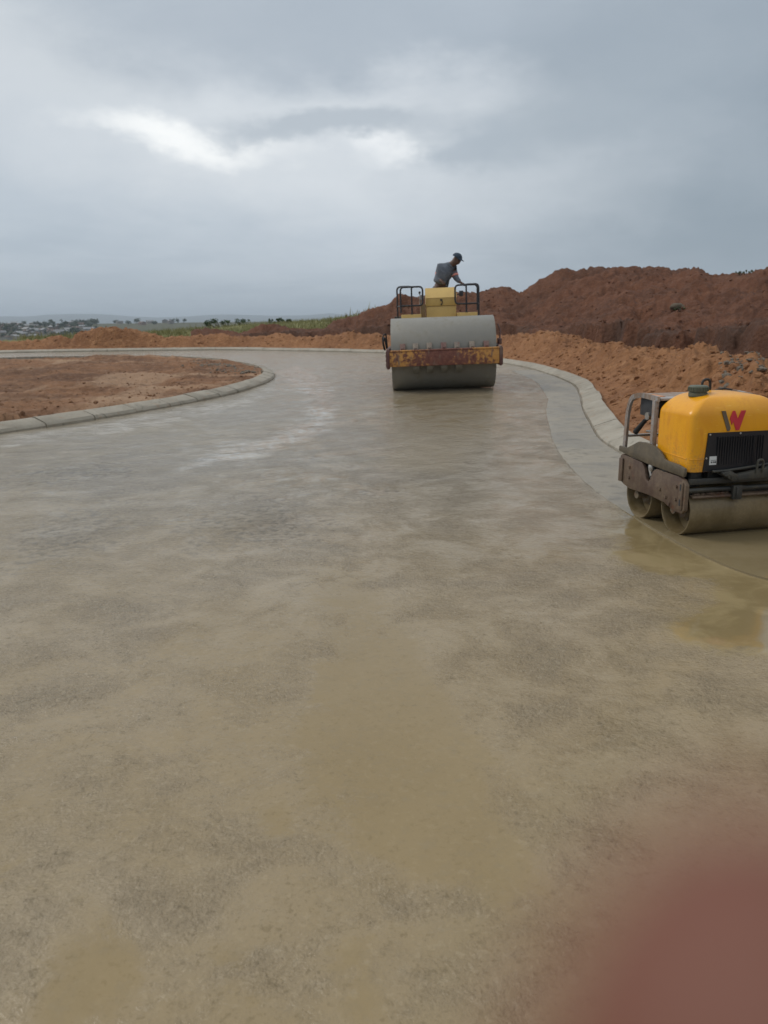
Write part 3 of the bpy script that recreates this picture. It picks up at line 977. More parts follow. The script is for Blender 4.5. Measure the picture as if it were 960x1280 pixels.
for k in range(330):
    t = rng.random()
    x, y = np.array(gp(268, 455)) * (1 - t) + np.array(gp(326, 470)) * t
    x += rng.normal(0, 0.35) - 0.35; y += rng.normal(0, 0.4)
    if seg_dist(np.array([x]), np.array([y]), ISL)[0] > 0.3:
        pts.append((x, y, 0.09, 0.025 + 0.045 * rng.random() ** 2))
clod_mesh(pts, 'kerbside_rubble', m_rub)
# stones lying at the edge of the dirt behind the small roller
pts = []
for k in range(260):
    u, vv = rng.uniform(900, 975), rng.uniform(455, 478)
    x, y = gp(u, vv, 0.75)
    pts.append((x, y, terrain_z(x, y), 0.012 + 0.04 * rng.random() ** 2))
clod_mesh(pts, 'grey_stones', m_rub)

#@@PART2
# ------------------------------------------------------------------ machine materials
b = NB('yellow_hood_paint')
v = b.obj()
n1 = b.noise(v, 4.0, 6, 0.65, 0.5); n2 = b.noise(b.mapping(v, scale=(1, 1, 0.12)), 22, 6, 0.7); n3 = b.noise(v, 60, 4, 0.7); n4 = b.noise(b.mapping(v, loc=(5, 2, 1), rot=(0, 0.5, 0), scale=(0.15, 1, 1)), 70, 3, 0.6)
c = b.mix(b.mr(n1, 0.3, 0.7), (0.70, 0.290, 0.003), (0.80, 0.370, 0.006))
zz_ = b.n('SeparateXYZ', {0: v}).outputs[2]
stn = b.math('ADD', b.math('MULTIPLY', n1, 0.55), b.math('MULTIPLY', n2, 0.45))
c = b.mix(b.math('MULTIPLY', b.mr(stn, 0.50, 0.66), 0.55), c, (0.58, 0.185, 0.012))
dust = b.math('ADD', b.math('MULTIPLY', n3, 0.5), b.math('ADD', b.math('MULTIPLY', n1, 0.5), b.mr(zz_, 0.46, 0.66, 0.14, 0.0, False)))
c = b.mix(b.math('MULTIPLY', b.mr(dust, 0.56, 0.74), 0.65), c, (0.36, 0.185, 0.055))
c = b.mix(b.math('MULTIPLY', b.mr(n4, 0.66, 0.70), 0.45), c, (0.85, 0.52, 0.10))
m_yel = b.out(c, b.mr(dust, 0.5, 0.75, 0.30, 0.6), b.bump(b.math('ADD', b.math('MULTIPLY', n1, 0.7), b.math('MULTIPLY', n3, 0.15)), 0.12, 0.01))
m_black = painted('black_panel', (0.012, 0.013, 0.016), 0.38, mud=(0.05, 0.045, 0.035), mud_lo=0.60, mud_hi=0.85)
m_mudplate = painted('muddy_steel', (0.085, 0.048, 0.033), 0.55, mud=(0.150, 0.108, 0.070), mud_lo=0.40, mud_hi=0.62, rust=(0.13, 0.045, 0.02), rust_t=0.58)
m_olive = painted('mud_caked_fender', (0.080, 0.064, 0.042), 0.6, mud=(0.140, 0.108, 0.068), mud_lo=0.38, mud_hi=0.62)
m_dark = painted('dark_linkage', (0.030, 0.031, 0.029), 0.5, mud=(0.085, 0.076, 0.052), mud_lo=0.45, mud_hi=0.70)
m_drumw = painted('wet_drum_steel', (0.150, 0.110, 0.052), 0.28, mud=(0.200, 0.150, 0.080), mud_lo=0.42, mud_hi=0.62)
m_drumin = painted('drum_inside', (0.10, 0.075, 0.05), 0.6, mud=(0.15, 0.115, 0.072), mud_lo=0.4, mud_hi=0.6, rust=(0.14, 0.055, 0.025), rust_t=0.55)
m_frame = painted('scuffed_grey_steel', (0.36, 0.35, 0.345), 0.45, mud=(0.22, 0.150, 0.105), mud_lo=0.40, mud_hi=0.56, rust=(0.20, 0.08, 0.04), rust_t=0.6)
m_cap = painted('green_grey_cap', (0.085, 0.10, 0.068), 0.55, mud=(0.14, 0.125, 0.085), mud_lo=0.45, mud_hi=0.7)
m_rub_ = plain('black_rubber', (0.018, 0.018, 0.018), 0.65)
m_steel = plain('bare_steel', (0.42, 0.40, 0.37), 0.4, 0.7)
m_white = plain('white_sticker', (0.62, 0.63, 0.62), 0.5, var=0.1)
m_ink = plain('dark_ink', (0.03, 0.03, 0.035), 0.5)
m_lgrey = plain('logo_grey', (0.115, 0.085, 0.055), 0.45)
m_lred = plain('logo_red', (0.52, 0.030, 0.045), 0.4)
m_gauge = plain('dark_plastic', (0.035, 0.037, 0.042), 0.45)
m_orange = plain('orange_sticker', (0.60, 0.22, 0.06), 0.5)

# ------------------------------------------------------------------ small walk-behind roller
YAW = R(12)
SR = empty('small_roller', (2.315, 5.625, 0.0), (0, 0, YAW))
tag(SR, 'small yellow double drum roller caked with mud at the right edge of the road', 'road roller')
RD = 0.180
for y in (-0.245, 0.245):
    m = MB()
    hw = 0.35
    m.lathe([(-hw + 0.02, 0.0), (-hw + 0.115, 0.001), (-hw + 0.115, RD - 0.022), (-hw + 0.012, RD - 0.016), (-hw, RD - 0.010), (-hw, RD - 0.003), (-hw + 0.004, RD),
             (hw - 0.004, RD), (hw, RD - 0.003), (hw, RD - 0.010), (hw - 0.012, RD - 0.016), (hw - 0.115, RD - 0.022), (hw - 0.115, 0.001)][1:], 72, c=(0, y, RD))
    dr_ = m.build('drum', m_drumw, SR, smooth=40)
    for s in (-1, 1):
        m = MB()
        m.lathe([(s * (hw - 0.114), 0.095), (s * (hw - 0.085), 0.085), (s * (hw - 0.055), 0.055), (s * (hw - 0.055), 0.03), (s * (hw + 0.02), 0.03)], 28, c=(0, y, RD))
        for k in range(6):
            a = k * PI / 3
            m.lathe([(s * (hw - 0.09), 0.011), (s * (hw - 0.07), 0.011)], 8, c=(0, y + 0.074 * math.cos(a), RD + 0.074 * math.sin(a)))
        m.build('hub', m_drumin, dr_, smooth=40)

# side plates with the notch
plate = [(-0.425, 0.215), (-0.395, 0.185), (-0.30, 0.185), (-0.18, 0.215), (0.02, 0.225), (0.30, 0.215), (0.40, 0.235), (0.46, 0.27), (0.46, 0.445), (0.43, 0.462),
         (0.24, 0.452), (0.145, 0.445), (0.10, 0.40), (0.075, 0.335), (0.052, 0.318), (0.028, 0.335), (-0.005, 0.405), (-0.05, 0.432), (-0.33, 0.432), (-0.395, 0.418), (-0.425, 0.385)]
for s in (-1, 1):
    m = MB()
    m.prism(plate, s * 0.372, s * 0.402, 'X', 0.006)
    for y, z in ((-0.32, 0.36), (-0.32, 0.27), (-0.20, 0.26), (-0.12, 0.30), (-0.245, 0.22), (0.31, 0.38), (0.31, 0.30)):
        m.lathe([(s * 0.400, 0.012), (s * 0.411, 0.012)], 6, c=(0, y, z), smooth=False)
    # end lug plates and slots
    m.box(s * 0.402, s * 0.414, -0.405, -0.365, 0.215, 0.40, 0.004)
    m.box(s * 0.402, s * 0.416, 0.40, 0.452, 0.25, 0.43, 0.004)
    pl = m.build('side_plate', m_mudplate, SR, smooth=30)
    for z in (0.262, 0.365):
        m = MB()
        m.box(s * 0.4135, s * 0.4165, -0.395, -0.378, z - 0.022, z + 0.022, 0.001)
        m.build('slot', m_ink, pl)

# front and rear cross members, scraper, tie tubes
m = MB()
m.box(-0.371, 0.371, -0.418, -0.398, 0.385, 0.425, 0.004)
m.tube([(-0.371, -0.405, 0.345), (0.371, -0.405, 0.345)], 0.017, 14)
m.tube([(-0.371, -0.375, 0.318), (0.371, -0.375, 0.318)], 0.010, 10)
m.box(-0.371, 0.371, 0.40, 0.43, 0.30, 0.42, 0.004)
m.box(-0.36, 0.36, -0.30, 0.36, 0.40, 0.452, 0.006)
m.box(-0.33, -0.25, -0.36, -0.30, 0.36, 0.46, 0.004)
m.box(-0.20, -0.12, -0.36, -0.30, 0.38, 0.47, 0.004)
m.build('chassis', m_dark, SR, smooth=30)
m = MB()
sc_pts = [(-0.432, 0.300), (-0.426, 0.306), (-0.39, 0.312), (-0.385, 0.302), (-0.428, 0.292)]
m.prism(sc_pts, -0.345, 0.345, 'X')
for k in range(9):
    x = -0.31 + k * 0.03 + random.uniform(-0.01, 0.01)
    m.ico((x, -0.395, 0.316), 0.013, 1, (1.6, 1, 0.8), 0.3)
m.build('scraper', m_mudplate, SR, smooth=30)
m = MB()
m.box(-0.055, 0.015, -0.447, -0.418, 0.275, 0.372, 0.004)
m.box(-0.035, -0.005, -0.455, -0.445, 0.285, 0.36, 0.002)
m.build('scraper_bracket', m_dark, SR, smooth=30)
# lifting arm across the front
m = MB()
m.prism([(-0.165, 0.455), (-0.085, 0.405), (-0.055, 0.408), (-0.045, 0.445), (-0.10, 0.478), (-0.165, 0.470)], -0.475, -0.400, 'Y', 0.006)
m.prism([(-0.06, 0.408), (0.17, 0.415), (0.40, 0.462), (0.42, 0.540), (0.36, 0.552), (0.14, 0.478), (-0.05, 0.452)], -0.468, -0.425, 'Y', 0.008)
m.tube([(-0.22, -0.435, 0.474), (-0.12, -0.445, 0.478), (0.10, -0.425, 0.492), (0.25, -0.41, 0.505)], 0.009, 8)
m.tube(fillet([(0.085, -0.475, 0.46), (0.085, -0.475, 0.545), (0.13, -0.475, 0.545), (0.13, -0.475, 0.46)], 0.02), 0.008, 8)
for x, z in ((-0.125, 0.445), (-0.095, 0.435), (0.28, 0.475)):
    m.lathe([(-0.481, 0.010), (-0.472, 0.010)], 8, 'Y', (x, 0, z))
m.build('front_arm', m_dark, SR, smooth=30)
# engine and hydraulic lumps seen through the gaps
m = MB()
m.box(-0.30, 0.30, -0.26, 0.02, 0.45, 0.56, 0.02)
m.box(-0.34, -0.10, 0.06, 0.36, 0.43, 0.52, 0.02)
m.tube([(-0.36, 0.05, 0.44), (-0.385, -0.02, 0.455), (-0.37, -0.14, 0.45), (-0.33, -0.24, 0.47)], 0.010, 8)
m.tube([(-0.37, 0.20, 0.462), (-0.39, 0.10, 0.47), (-0.385, 0.03, 0.43), (-0.37, -0.02, 0.40)], 0.009, 8)
m.lathe([(0.355, 0.030), (0.40, 0.030), (0.41, 0.022), (0.455, 0.020)], 12, 'Z', (-0.37, 0.03, 0))
m.build('hydraulics', m_dark, SR, smooth=35)
m = MB()
m.ico((-0.392, 0.03, 0.425), 0.028, 2, (0.7, 0.9, 1.4), 0.1)
m.tube([(-0.395, 0.035, 0.45), (-0.40, 0.03, 0.405), (-0.395, 0.015, 0.37)], 0.010, 8)
m.build('hydraulic_fitting', m_steel, SR, smooth=60)

# hood: rounded plan outlines stacked from bottom to top
W2, YF, YB = 0.372, -0.405, 0.035


def fy(z):
    """front plane of the hood, leaning back slightly"""
    return float(np.interp(z, [0.445, 0.62, 0.86], [YF, YF + 0.005, YF + 0.022]))


m = MB()
levels = [(0.468, 0, 0), (0.52, 0, 0), (0.62, 0, 0), (0.74, 0, 0), (0.84, 0.002, 0.002)]
for k in range(1, 13):
    a = k / 12 * PI / 2
    levels.append((0.84 + 0.130 * math.sin(a), 0.002 + 0.15 * (1 - math.cos(a)), 0.002 + 0.085 * (1 - math.cos(a))))
levels += [(0.9735, 0.20, 0.13), (0.976, 0.27, 0.17)]
XL, XR = -W2, 0.338
rings = []
for z, ix, iy in levels:
    rc = 0.048
    x0_, x1_ = XL + ix, XR - ix
    y0_, y1_ = fy(min(z, 0.86)) + iy, YB - iy * 0.6
    ring = []
    for (cx_, cy_, t0) in ((x1_ - rc, y1_ - rc, 0), (x0_ + rc, y1_ - rc, 90), (x0_ + rc, y0_ + rc, 180), (x1_ - rc, y0_ + rc, 270)):
        for q in range(7):
            t = R(t0 + 90 * q / 6)
            xx = cx_ + rc * math.cos(t)
            # the crown of the hood falls towards its sides
            zz = z - 0.050 * abs((xx + 0.017) / 0.355) ** 2.2 * float(sstep(0.80, 0.97, z))
            ring.append(m.b.verts.new((xx, cy_ + rc * math.sin(t), zz)))
    rings.append(ring)
nn = len(rings[0])
for i in range(len(rings) - 1):
    for k in range(nn):
        m.b.faces.new((rings[i][k], rings[i][(k + 1) % nn], rings[i + 1][(k + 1) % nn], rings[i + 1][k]))
m.b.faces.new(rings[-1]); m.b.faces.new(rings[0][::-1])
hood = m.build('hood', m_yel, SR, smooth=50)


def on_front(pts, th, name, mat, par, lift=0.002):
    """flat plate lying on the hood's front; pts are (x, z)"""
    m = MB()
    lo = [m.b.verts.new((x, fy(z) - lift + 0.004, z)) for x, z in pts]
    hi_ = [m.b.verts.new((x, fy(z) - lift - th, z)) for x, z in pts]
    m.b.faces.new(hi_)
    for i in range(len(pts)):
        m.b.faces.new((lo[i], hi_[i], hi_[(i + 1) % len(pts)], lo[(i + 1) % len(pts)]))
    return m.build(name, mat, par)


# pressed crease low on the hood
m = MB()
m.tube([(-0.3715, -0.02, 0.56), (-0.3725, -0.20, 0.556), (-0.3725, -0.345, 0.553), (-0.358, -0.390, 0.553), (-0.33, fy(.55) - 0.0005, 0.553), (-0.232, fy(.55) - 0.0005, 0.553)], 0.0035, 6)
m.build('crease', m_yel, hood, smooth=60)
# black grille panel
gr = on_front([(-0.275, 0.470), (0.250, 0.470), (0.222, 0.728), (-0.248, 0.728)], 0.006, 'grille_panel', m_black, hood)
m = MB()
for k in range(19):
    x = -0.180 + k * 0.019
    m.box(x, x + 0.007, fy(0.6) - 0.0135, fy(0.6) - 0.0065, 0.51, 0.70, 0.001)
m.box(0.095, 0.102, fy(0.6) - 0.015, fy(0.6) - 0.0065, 0.49, 0.70, 0.001)
m.build('grille_slats', m_black, gr)
for x, z in ((-0.236, 0.716), (-0.01, 0.717), (0.21, 0.716), (-0.256, 0.56), (0.222, 0.61), (0.230, 0.53)):
    m = MB()
    m.lathe([(fy(z) - 0.013, 0.0001), (fy(z) - 0.013, 0.004), (fy(z) - 0.010, 0.007), (fy(z) - 0.007, 0.007)], 10, 'Y', (x, 0, z))
    m.build('bolt', m_steel, gr)
st = on_front([(-0.232, 0.515), (-0.174, 0.515), (-0.174, 0.572), (-0.232, 0.572)], 0.0015, 'sticker', m_white, gr, lift=0.0086)
m = MB()
for x0, x1, z0, z1 in ((-0.224, -0.184, 0.545, 0.547), (-0.222, -0.214, 0.528, 0.538), (-0.208, -0.201, 0.528, 0.538), (-0.196, -0.184, 0.528, 0.538)):
    m.box(x0, x1, fy(0.55) - 0.0125, fy(0.55) - 0.0095, z0, z1)
m.build('print', m_ink, st)
# emblem: grey slash and the red zigzag
LX, LZ, LS = -0.084, 0.802, 0.067
g = [(-1.05, 1.0), (-0.62, 1.0), (0.02, -0.72), (-0.10, -1.0), (-0.34, -1.0)]
on_front([(LX + x * LS, LZ + z * LS) for x, z in g], 0.0012, 'emblem_slash', m_lgrey, hood)
r_ = [(0.22, 0.98), (0.44, 0.98), (0.80, 0.15), (1.18, 0.98), (1.66, 0.98), (1.00, -0.95), (0.62, -0.95), (0.28, -0.02), (0.16, -0.42), (-0.08, 0.22)]
on_front([(LX + x * LS, LZ + z * LS) for x, z in r_], 0.0012, 'emblem_zigzag', m_lred, hood)
# filler cap, pipe loop on top
m = MB()
m.lathe([(0.950, 0.062), (0.974, 0.062), (0.976, 0.057), (0.982, 0.057), (0.984, 0.064), (1.014, 0.064), (1.022, 0.057), (1.024, 0.0001)], 32, 'Z', (-0.205, -0.18, 0))
for k in range(22):
    a = k * 2 * PI / 22
    m.box(-0.003, 0.003, 0.061, 0.068, 0.986, 1.012, M=Matrix.Translation((-0.205, -0.18, 0)) @ Matrix.Rotation(a, 4, 'Z'))
m.build('filler_cap', m_cap, SR, smooth=35)
m = MB()
m.tube(fillet([(-0.075, -0.03, 0.94), (-0.08, -0.03, 1.045), (-0.01, -0.02, 1.05), (-0.005, -0.02, 0.94)], 0.035), 0.009, 10)
m.tube([(0.0, -0.03, 0.965), (0.10, -0.025, 0.98), (0.17, -0.02, 0.97)], 0.006, 8)
m.build('lifting_eye', m_rub_, SR, smooth=60)
# fender plates under the hood sides
fend = [(0.475, 0.520), (0.475, 0.478), (0.30, 0.462), (0.05, 0.448), (-0.405, 0.438), (-0.412, 0.470), (-0.408, 0.500), (-0.33, 0.512), (-0.20, 0.515), (-0.155, 0.520), (-0.10, 0.565), (-0.02, 0.590), (0.10, 0.598), (0.20, 0.590), (0.28, 0.555), (0.36, 0.520)]
for s in (-1, 1):
    m = MB()
    m.prism(fend, s * 0.389, s * 0.412, 'X', 0.008)
    m.build('fender', m_olive, SR, smooth=35)
m = MB()
m.box(-0.388, 0.388, 0.08, 0.475, 0.470, 0.500, 0.006)
m.build('deck', m_olive, SR, smooth=35)
# rear console hoops, crossbar, instrument box, levers
for s in (-1, 1):
    m = MB()
    hoop = fillet([(s * 0.372, 0.455, 0.50), (s * 0.372, 0.440, 0.78), (s * 0.372, 0.40, 0.895), (s * 0.372, 0.26, 0.925), (s * 0.372, 0.03, 0.915)], 0.06)
    for i in range(len(hoop) - 1):
        a_, c_ = Vector(hoop[i]), Vector(hoop[i + 1])
        dv = (c_ - a_); q = dv.to_track_quat('Y', 'X').to_matrix().to_4x4()
        m.box(-0.018, 0.018, -0.004, dv.length + 0.004, -0.010, 0.010, M=Matrix.Translation(a_) @ q)
    m.box(s * 0.372 - 0.018, s * 0.372 + 0.018, 0.045, 0.080, 0.50, 0.905, 0.004)
    m.build('console_hoop', m_frame, SR, smooth=30)
m = MB()
m.box(-0.35, 0.35, 0.03, 0.40, 0.900, 0.920, 0.008)
m.build('console_top', m_frame, SR, smooth=30)
m = MB()
m.box(-0.345, -0.265, 0.12, 0.28, 0.9205, 0.9235)
m.build('sticker', m_orange, SR)
m = MB()
m.box(-0.34, -0.05, 0.10, 0.33, 0.77, 0.899, 0.012)
m.box(-0.346, -0.10, 0.085, 0.10, 0.785, 0.885, 0.004)
m.build('instrument_box', m_gauge, SR, smooth=30)
m = MB()
m.tube([(-0.30, 0.22, 0.79), (-0.315, 0.24, 0.755), (-0.33, 0.26, 0.735)], 0.014, 10)
m.tube([(-0.33, 0.26, 0.735), (-0.345, 0.36, 0.635)], [0.016, 0.022], 10)
m.build('lever', m_rub_, SR, smooth=50)
m = MB()
m.tube([(-0.33, 0.12, 0.665), (-0.31, 0.26, 0.655), (-0.20, 0.34, 0.640)], 0.008, 8)
m.lathe([(-0.355, 0.028), (-0.315, 0.028)], 14, 'X', (0, 0.20, 0.775))
m.tube([(-0.36, 0.43, 0.60), (0.36, 0.43, 0.60)], 0.011, 8)
m.build('control_rod', m_steel, SR, smooth=50)
# pale cables and a hose under the hood
m = MB()
m.tube([(-0.376, 0.40, 0.474), (-0.392, 0.30, 0.452), (-0.388, 0.16, 0.462), (-0.38, 0.08, 0.448)], 0.006, 6)
m.build('cable', m_frame, SR, smooth=60)
m = MB()
m.tube([(-0.385, -0.06, 0.448), (-0.398, -0.14, 0.435), (-0.39, -0.24, 0.446), (-0.36, -0.34, 0.455)], 0.007, 6)
m.build('hose', m_rub_, SR, smooth=60)
# steering bar at the operator's end (behind, low)
m = MB()
m.tube(fillet([(-0.20, 0.46, 0.52), (-0.20, 0.85, 0.80), (-0.20, 1.05, 0.80), (0.20, 1.05, 0.80), (0.20, 0.85, 0.80), (0.20, 0.46, 0.52)], 0.08), 0.016, 10)
#m.build('handlebar', m_dark, SR, smooth=60)
m.b.free()

# ------------------------------------------------------------------ big single-drum roller
m_bdrum = painted('smooth_drum_steel', (0.225, 0.215, 0.185), 0.42, mud=(0.165, 0.146, 0.108), mud_lo=0.46, mud_hi=0.72)
m_rust = NB('rusty_yellow_bar')
b = m_rust; v = b.obj()
n1 = b.noise(v, 3.0, 8, 0.72, 0.5); n2 = b.noise(v, 14, 6, 0.75); n3 = b.noise(b.mapping(v, scale=(1, 1, 0.25)), 9, 6, 0.7)
xg = b.n('SeparateXYZ', {0: v}).outputs[0]
xb = b.mr(b.math('ABSOLUTE', xg), 0.1, 0.7, -0.08, 0.05, False)
sel_ = b.math('ADD', b.math('ADD', b.math('MULTIPLY', n1, 0.5), b.math('MULTIPLY', n2, 0.5)), xb)
c = b.mix(b.mr(n2, 0.3, 0.7), (0.115, 0.038, 0.028), (0.22, 0.085, 0.058))
c = b.mix(b.mr(sel_, 0.495, 0.580), c, b.mix(n2, (0.42, 0.180, 0.035), (0.58, 0.31, 0.090)))
c = b.mix(b.mr(n3, 0.56, 0.68), c, (0.20, 0.14, 0.10))
m_rust = b.out(c, 0.75, b.bump(b.math('ADD', n1, n2), 0.5, 0.01))
m_cream = painted('dusty_yellow_body', (0.60, 0.40, 0.125), 0.45, mud=(0.30, 0.22, 0.12), mud_lo=0.55, mud_hi=0.8)
m_rail = plain('dark_rail', (0.020, 0.019, 0.022), 0.45)
m_redst = painted('red_brown_frame', (0.11, 0.042, 0.035), 0.6, mud=(0.17, 0.12, 0.09), mud_lo=0.45, mud_hi=0.65)
m_tyre = painted('muddy_tyre', (0.025, 0.024, 0.022), 0.8, mud=(0.16, 0.125, 0.085), mud_lo=0.42, mud_hi=0.6)
BR = empty('big_roller', (1.30, 17.05, 0.0), (0, R(-1.5), R(-2.0)))
tag(BR, 'large old ride-on roller with broad grey drum and rusty front bar, carrying the man', 'road roller')
RB, WB = 0.745, 1.07
m = MB()
m.lathe([(-WB + 0.22, 0.001), (-WB + 0.22, RB - 0.035), (-WB, RB - 0.03), (-WB, RB - 0.006), (-WB + 0.008, RB), (WB - 0.008, RB), (WB, RB - 0.006), (WB, RB - 0.03), (WB - 0.22, RB - 0.035), (WB - 0.22, 0.001)], 128, c=(0, 0, RB))
bd = m.build('drum', m_bdrum, BR, smooth=40)
for s in (-1, 1):
    m = MB()
    m.lathe([(s * (WB - 0.21), 0.36), (s * (WB - 0.10), 0.30), (s * (WB - 0.02), 0.16), (s * (WB + 0.03), 0.16), (s * (WB + 0.03), 0.001)], 32, c=(0, 0, RB))
    m.build('hub', m_redst, bd, smooth=35)
# front crossbar with folded ends
m = MB()
m.box(-1.10, 1.10, -0.985, -0.90, 0.545, 0.838, 0.012)
m.box(-1.10, 1.10, -0.995, -0.84, 0.838, 0.868, 0.008)
m.build('front_bar', m_rust, BR, smooth=30)
for s in (-1, 1):
    m = MB()
    m.box(s * 1.10, s * 1.155, -1.0, 1.06, 0.50, 0.89, 0.012)
    m.box(s * 1.155, s * 1.17, -0.985, -0.93, 0.52, 0.86, 0.004)
    for z in (0.58, 0.67, 0.76):
        m.lathe([(s * 1.153, 0.026), (s * 1.18, 0.026)], 6, c=(0, -0.88, z), smooth=False)
    m.lathe([(s * 1.153, 0.20), (s * 1.185, 0.19), (s * 1.185, 0.001)], 24, c=(0, 0, 0.72))
    m.build('side_arm', m_redst, BR, smooth=30)
# scraper tabs above and below the bar
m_tab = painted('muddy_tab', (0.16, 0.125, 0.10), 0.6, mud=(0.20, 0.165, 0.125), mud_lo=0.42, mud_hi=0.62, rust=(0.16, 0.06, 0.04), rust_t=0.55)
for k, x in enumerate((-0.83, -0.57, -0.29, 0.0, 0.27, 0.57, 0.86)):
    m = MB()
    w_ = 0.055
    m.prism([(-0.84, 0.868), (-0.74, 0.93), (-0.705, 0.985), (-0.72, 0.99), (-0.77, 0.945), (-0.86, 0.868)], x - w_, x + w_, 'X', 0.004)
    m.box(x - w_ * 0.55, x + w_ * 0.55, -0.90, -0.80, 0.868, 0.905, 0.006)
    m.build('scraper_tab', m_tab if k % 3 else m_redst, BR, smooth=30)
for x in (-0.57, -0.29, 0.0, 0.30):
    m = MB()
    m.prism([(-0.93, 0.544), (-0.86, 0.544), (-0.80, 0.47), (-0.715, 0.395), (-0.73, 0.38), (-0.83, 0.44), (-0.90, 0.49)], x - 0.065, x + 0.065, 'X', 0.004)
    m.build('scraper_tab', m_bdrum, BR, smooth=30)
# hoses at the left arm
m = MB()
m.tube(fillet([(-1.16, -0.55, 0.90), (-1.20, -0.60, 1.15), (-1.235, -0.62, 1.02), (-1.21, -0.5, 0.88)], 0.08), 0.018, 8)
m.tube(fillet([(-1.15, -0.45, 0.90), (-1.17, -0.50, 1.22), (-1.25, -0.55, 1.12), (-1.20, -0.4, 0.86)], 0.08), 0.014, 8)
m.build('hose', m_rub_, BR, smooth=60)
m = MB()
m.box(1.13, 1.20, -0.50, -0.28, 0.90, 1.02, 0.01)
m.tube([(1.17, -0.4, 1.02), (1.185, -0.35, 1.18), (1.15, -0.25, 1.30)], 0.016, 8)
m.build('hydraulic_valve', m_redst, BR, smooth=40)
# rear frame, engine cover, tyres
m = MB()
m.box(-1.10, 1.10, 0.90, 1.06, 0.50, 0.88, 0.01)
m.box(-0.30, 0.30, 1.06, 1.60, 0.55, 0.85, 0.02)
m.box(-0.75, 0.75, 1.35, 3.0, 0.75, 1.33, 0.02)
m.box(-0.45, 0.45, 2.6, 4.2, 0.55, 0.80, 0.02)
m.build('rear_frame', m_cream, BR, smooth=30)
m = MB()
m.box(-0.62, 0.62, 2.95, 4.55, 0.80, 1.48, 0.06, 3)
m.build('engine_cover', m_cream, BR, smooth=35)
for s in (-1, 1):
    m = MB()
    xc = s * 0.83
    m.lathe([(xc - 0.22, 0.42), (xc - 0.24, 0.56), (xc - 0.22, 0.70), (xc - 0.15, 0.745), (xc + 0.15, 0.745), (xc + 0.22, 0.70), (xc + 0.24, 0.56), (xc + 0.22, 0.42)], 48, c=(0, 3.2, 0.76), closed=True)
    for k in range(24):
        a = k * PI / 12
        for q in (-1, 1):
            m.box(-0.11, 0.11, -0.025, 0.025, 0.735, 0.775, 0.005, M=Matrix.Translation((xc + q * 0.11, 3.2, 0.76)) @ Matrix.Rotation(a + q * 0.06, 4, 'X') @ Matrix.Rotation(q * 0.5, 4, 'Z'))
    ty = m.build('tyre', m_tyre, BR, smooth=35)
    m = MB()
    m.lathe([(xc - 0.10, 0.001), (xc - 0.10, 0.16), (xc - 0.05, 0.40), (xc - 0.20, 0.43), (xc + 0.20, 0.43), (xc + 0.05, 0.40), (xc + 0.10, 0.16), (xc + 0.10, 0.001)], 32, c=(0, 3.2, 0.76))
    m.build('rim', m_cream, ty, smooth=35)
# decks
for s in (-1, 1):
    m = MB()
    m.box(s * 0.405 if s > 0 else -0.86, 0.86 if s > 0 else -0.405, 1.32, 2.05, 1.28, 1.565, 0.012)
    m.build('side_deck', m_cream, BR, smooth=30)
m = MB()
m.box(-0.42, -0.305, 1.50, 2.00, 1.33, 1.78, 0.01)
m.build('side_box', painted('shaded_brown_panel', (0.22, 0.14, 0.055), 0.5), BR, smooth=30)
# console: lower box, upper cabinet with sloping lid and latch
m = MB()
m.box(-0.285, 0.395, 1.52, 2.06, 1.15, 1.725, 0.008)
cons = m.build('console', m_cream, BR, smooth=30)
m = MB()
m.prism([(1.505, 1.731), (1.505, 1.915), (1.70, 2.125), (2.09, 2.145), (2.09, 1.731)], -0.295, 0.400, 'X', 0.007)
cab = m.build('console_cabinet', m_cream, cons, smooth=30)
m = MB()
m.prism([(1.4935, 1.910), (1.694, 2.132), (1.700, 2.136), (1.706, 2.128), (1.505, 1.905)], -0.300, 0.405, 'X')
m.build('lid_panel', m_cream, cab, smooth=30)
m = MB()
m.tube(fillet([(0.035, 1.485, 1.845), (0.075, 1.48, 1.845), (0.085, 1.48, 1.795), (0.055, 1.485, 1.765)], 0.02), 0.009, 8)
m.box(0.03, 0.085, 1.490, 1.502, 1.855, 1.88, 0.003)
m.box(0.04, 0.075, 1.490, 1.502, 1.745, 1.768, 0.003)
m.build('latch', m_rail, cab, smooth=50)
# lamp and lever cluster at the left, small mirror at the right
m = MB()
m.lathe([(1.40, 0.001), (1.40, 0.055), (1.44, 0.062), (1.50, 0.035), (1.50, 0.001)], 20, 'Y', (-0.385, 0, 1.93))
m.tube([(-0.36, 1.60, 1.80), (-0.37, 1.52, 1.92), (-0.385, 1.46, 1.91)], 0.015, 8)
m.tube([(-0.42, 1.55, 1.78), (-0.42, 1.50, 1.90), (-0.40, 1.45, 1.92)], 0.02, 8)
m.build('headlamp', m_frame, BR, smooth=45)
m = MB()
m.ico((-0.43, 1.50, 2.04), 0.030, 2)
m.tube([(-0.43, 1.50, 2.03), (-0.40, 1.60, 1.80)], 0.009, 8)
m.build('gear_lever', m_rail, BR, smooth=60)
m = MB()
m.box(0.47, 0.565, 1.62, 1.66, 1.93, 2.05, 0.008)
m.tube([(0.48, 1.66, 1.98), (0.40, 1.72, 1.96)], 0.010, 8)
m.build('mirror', m_gauge, BR, smooth=40)
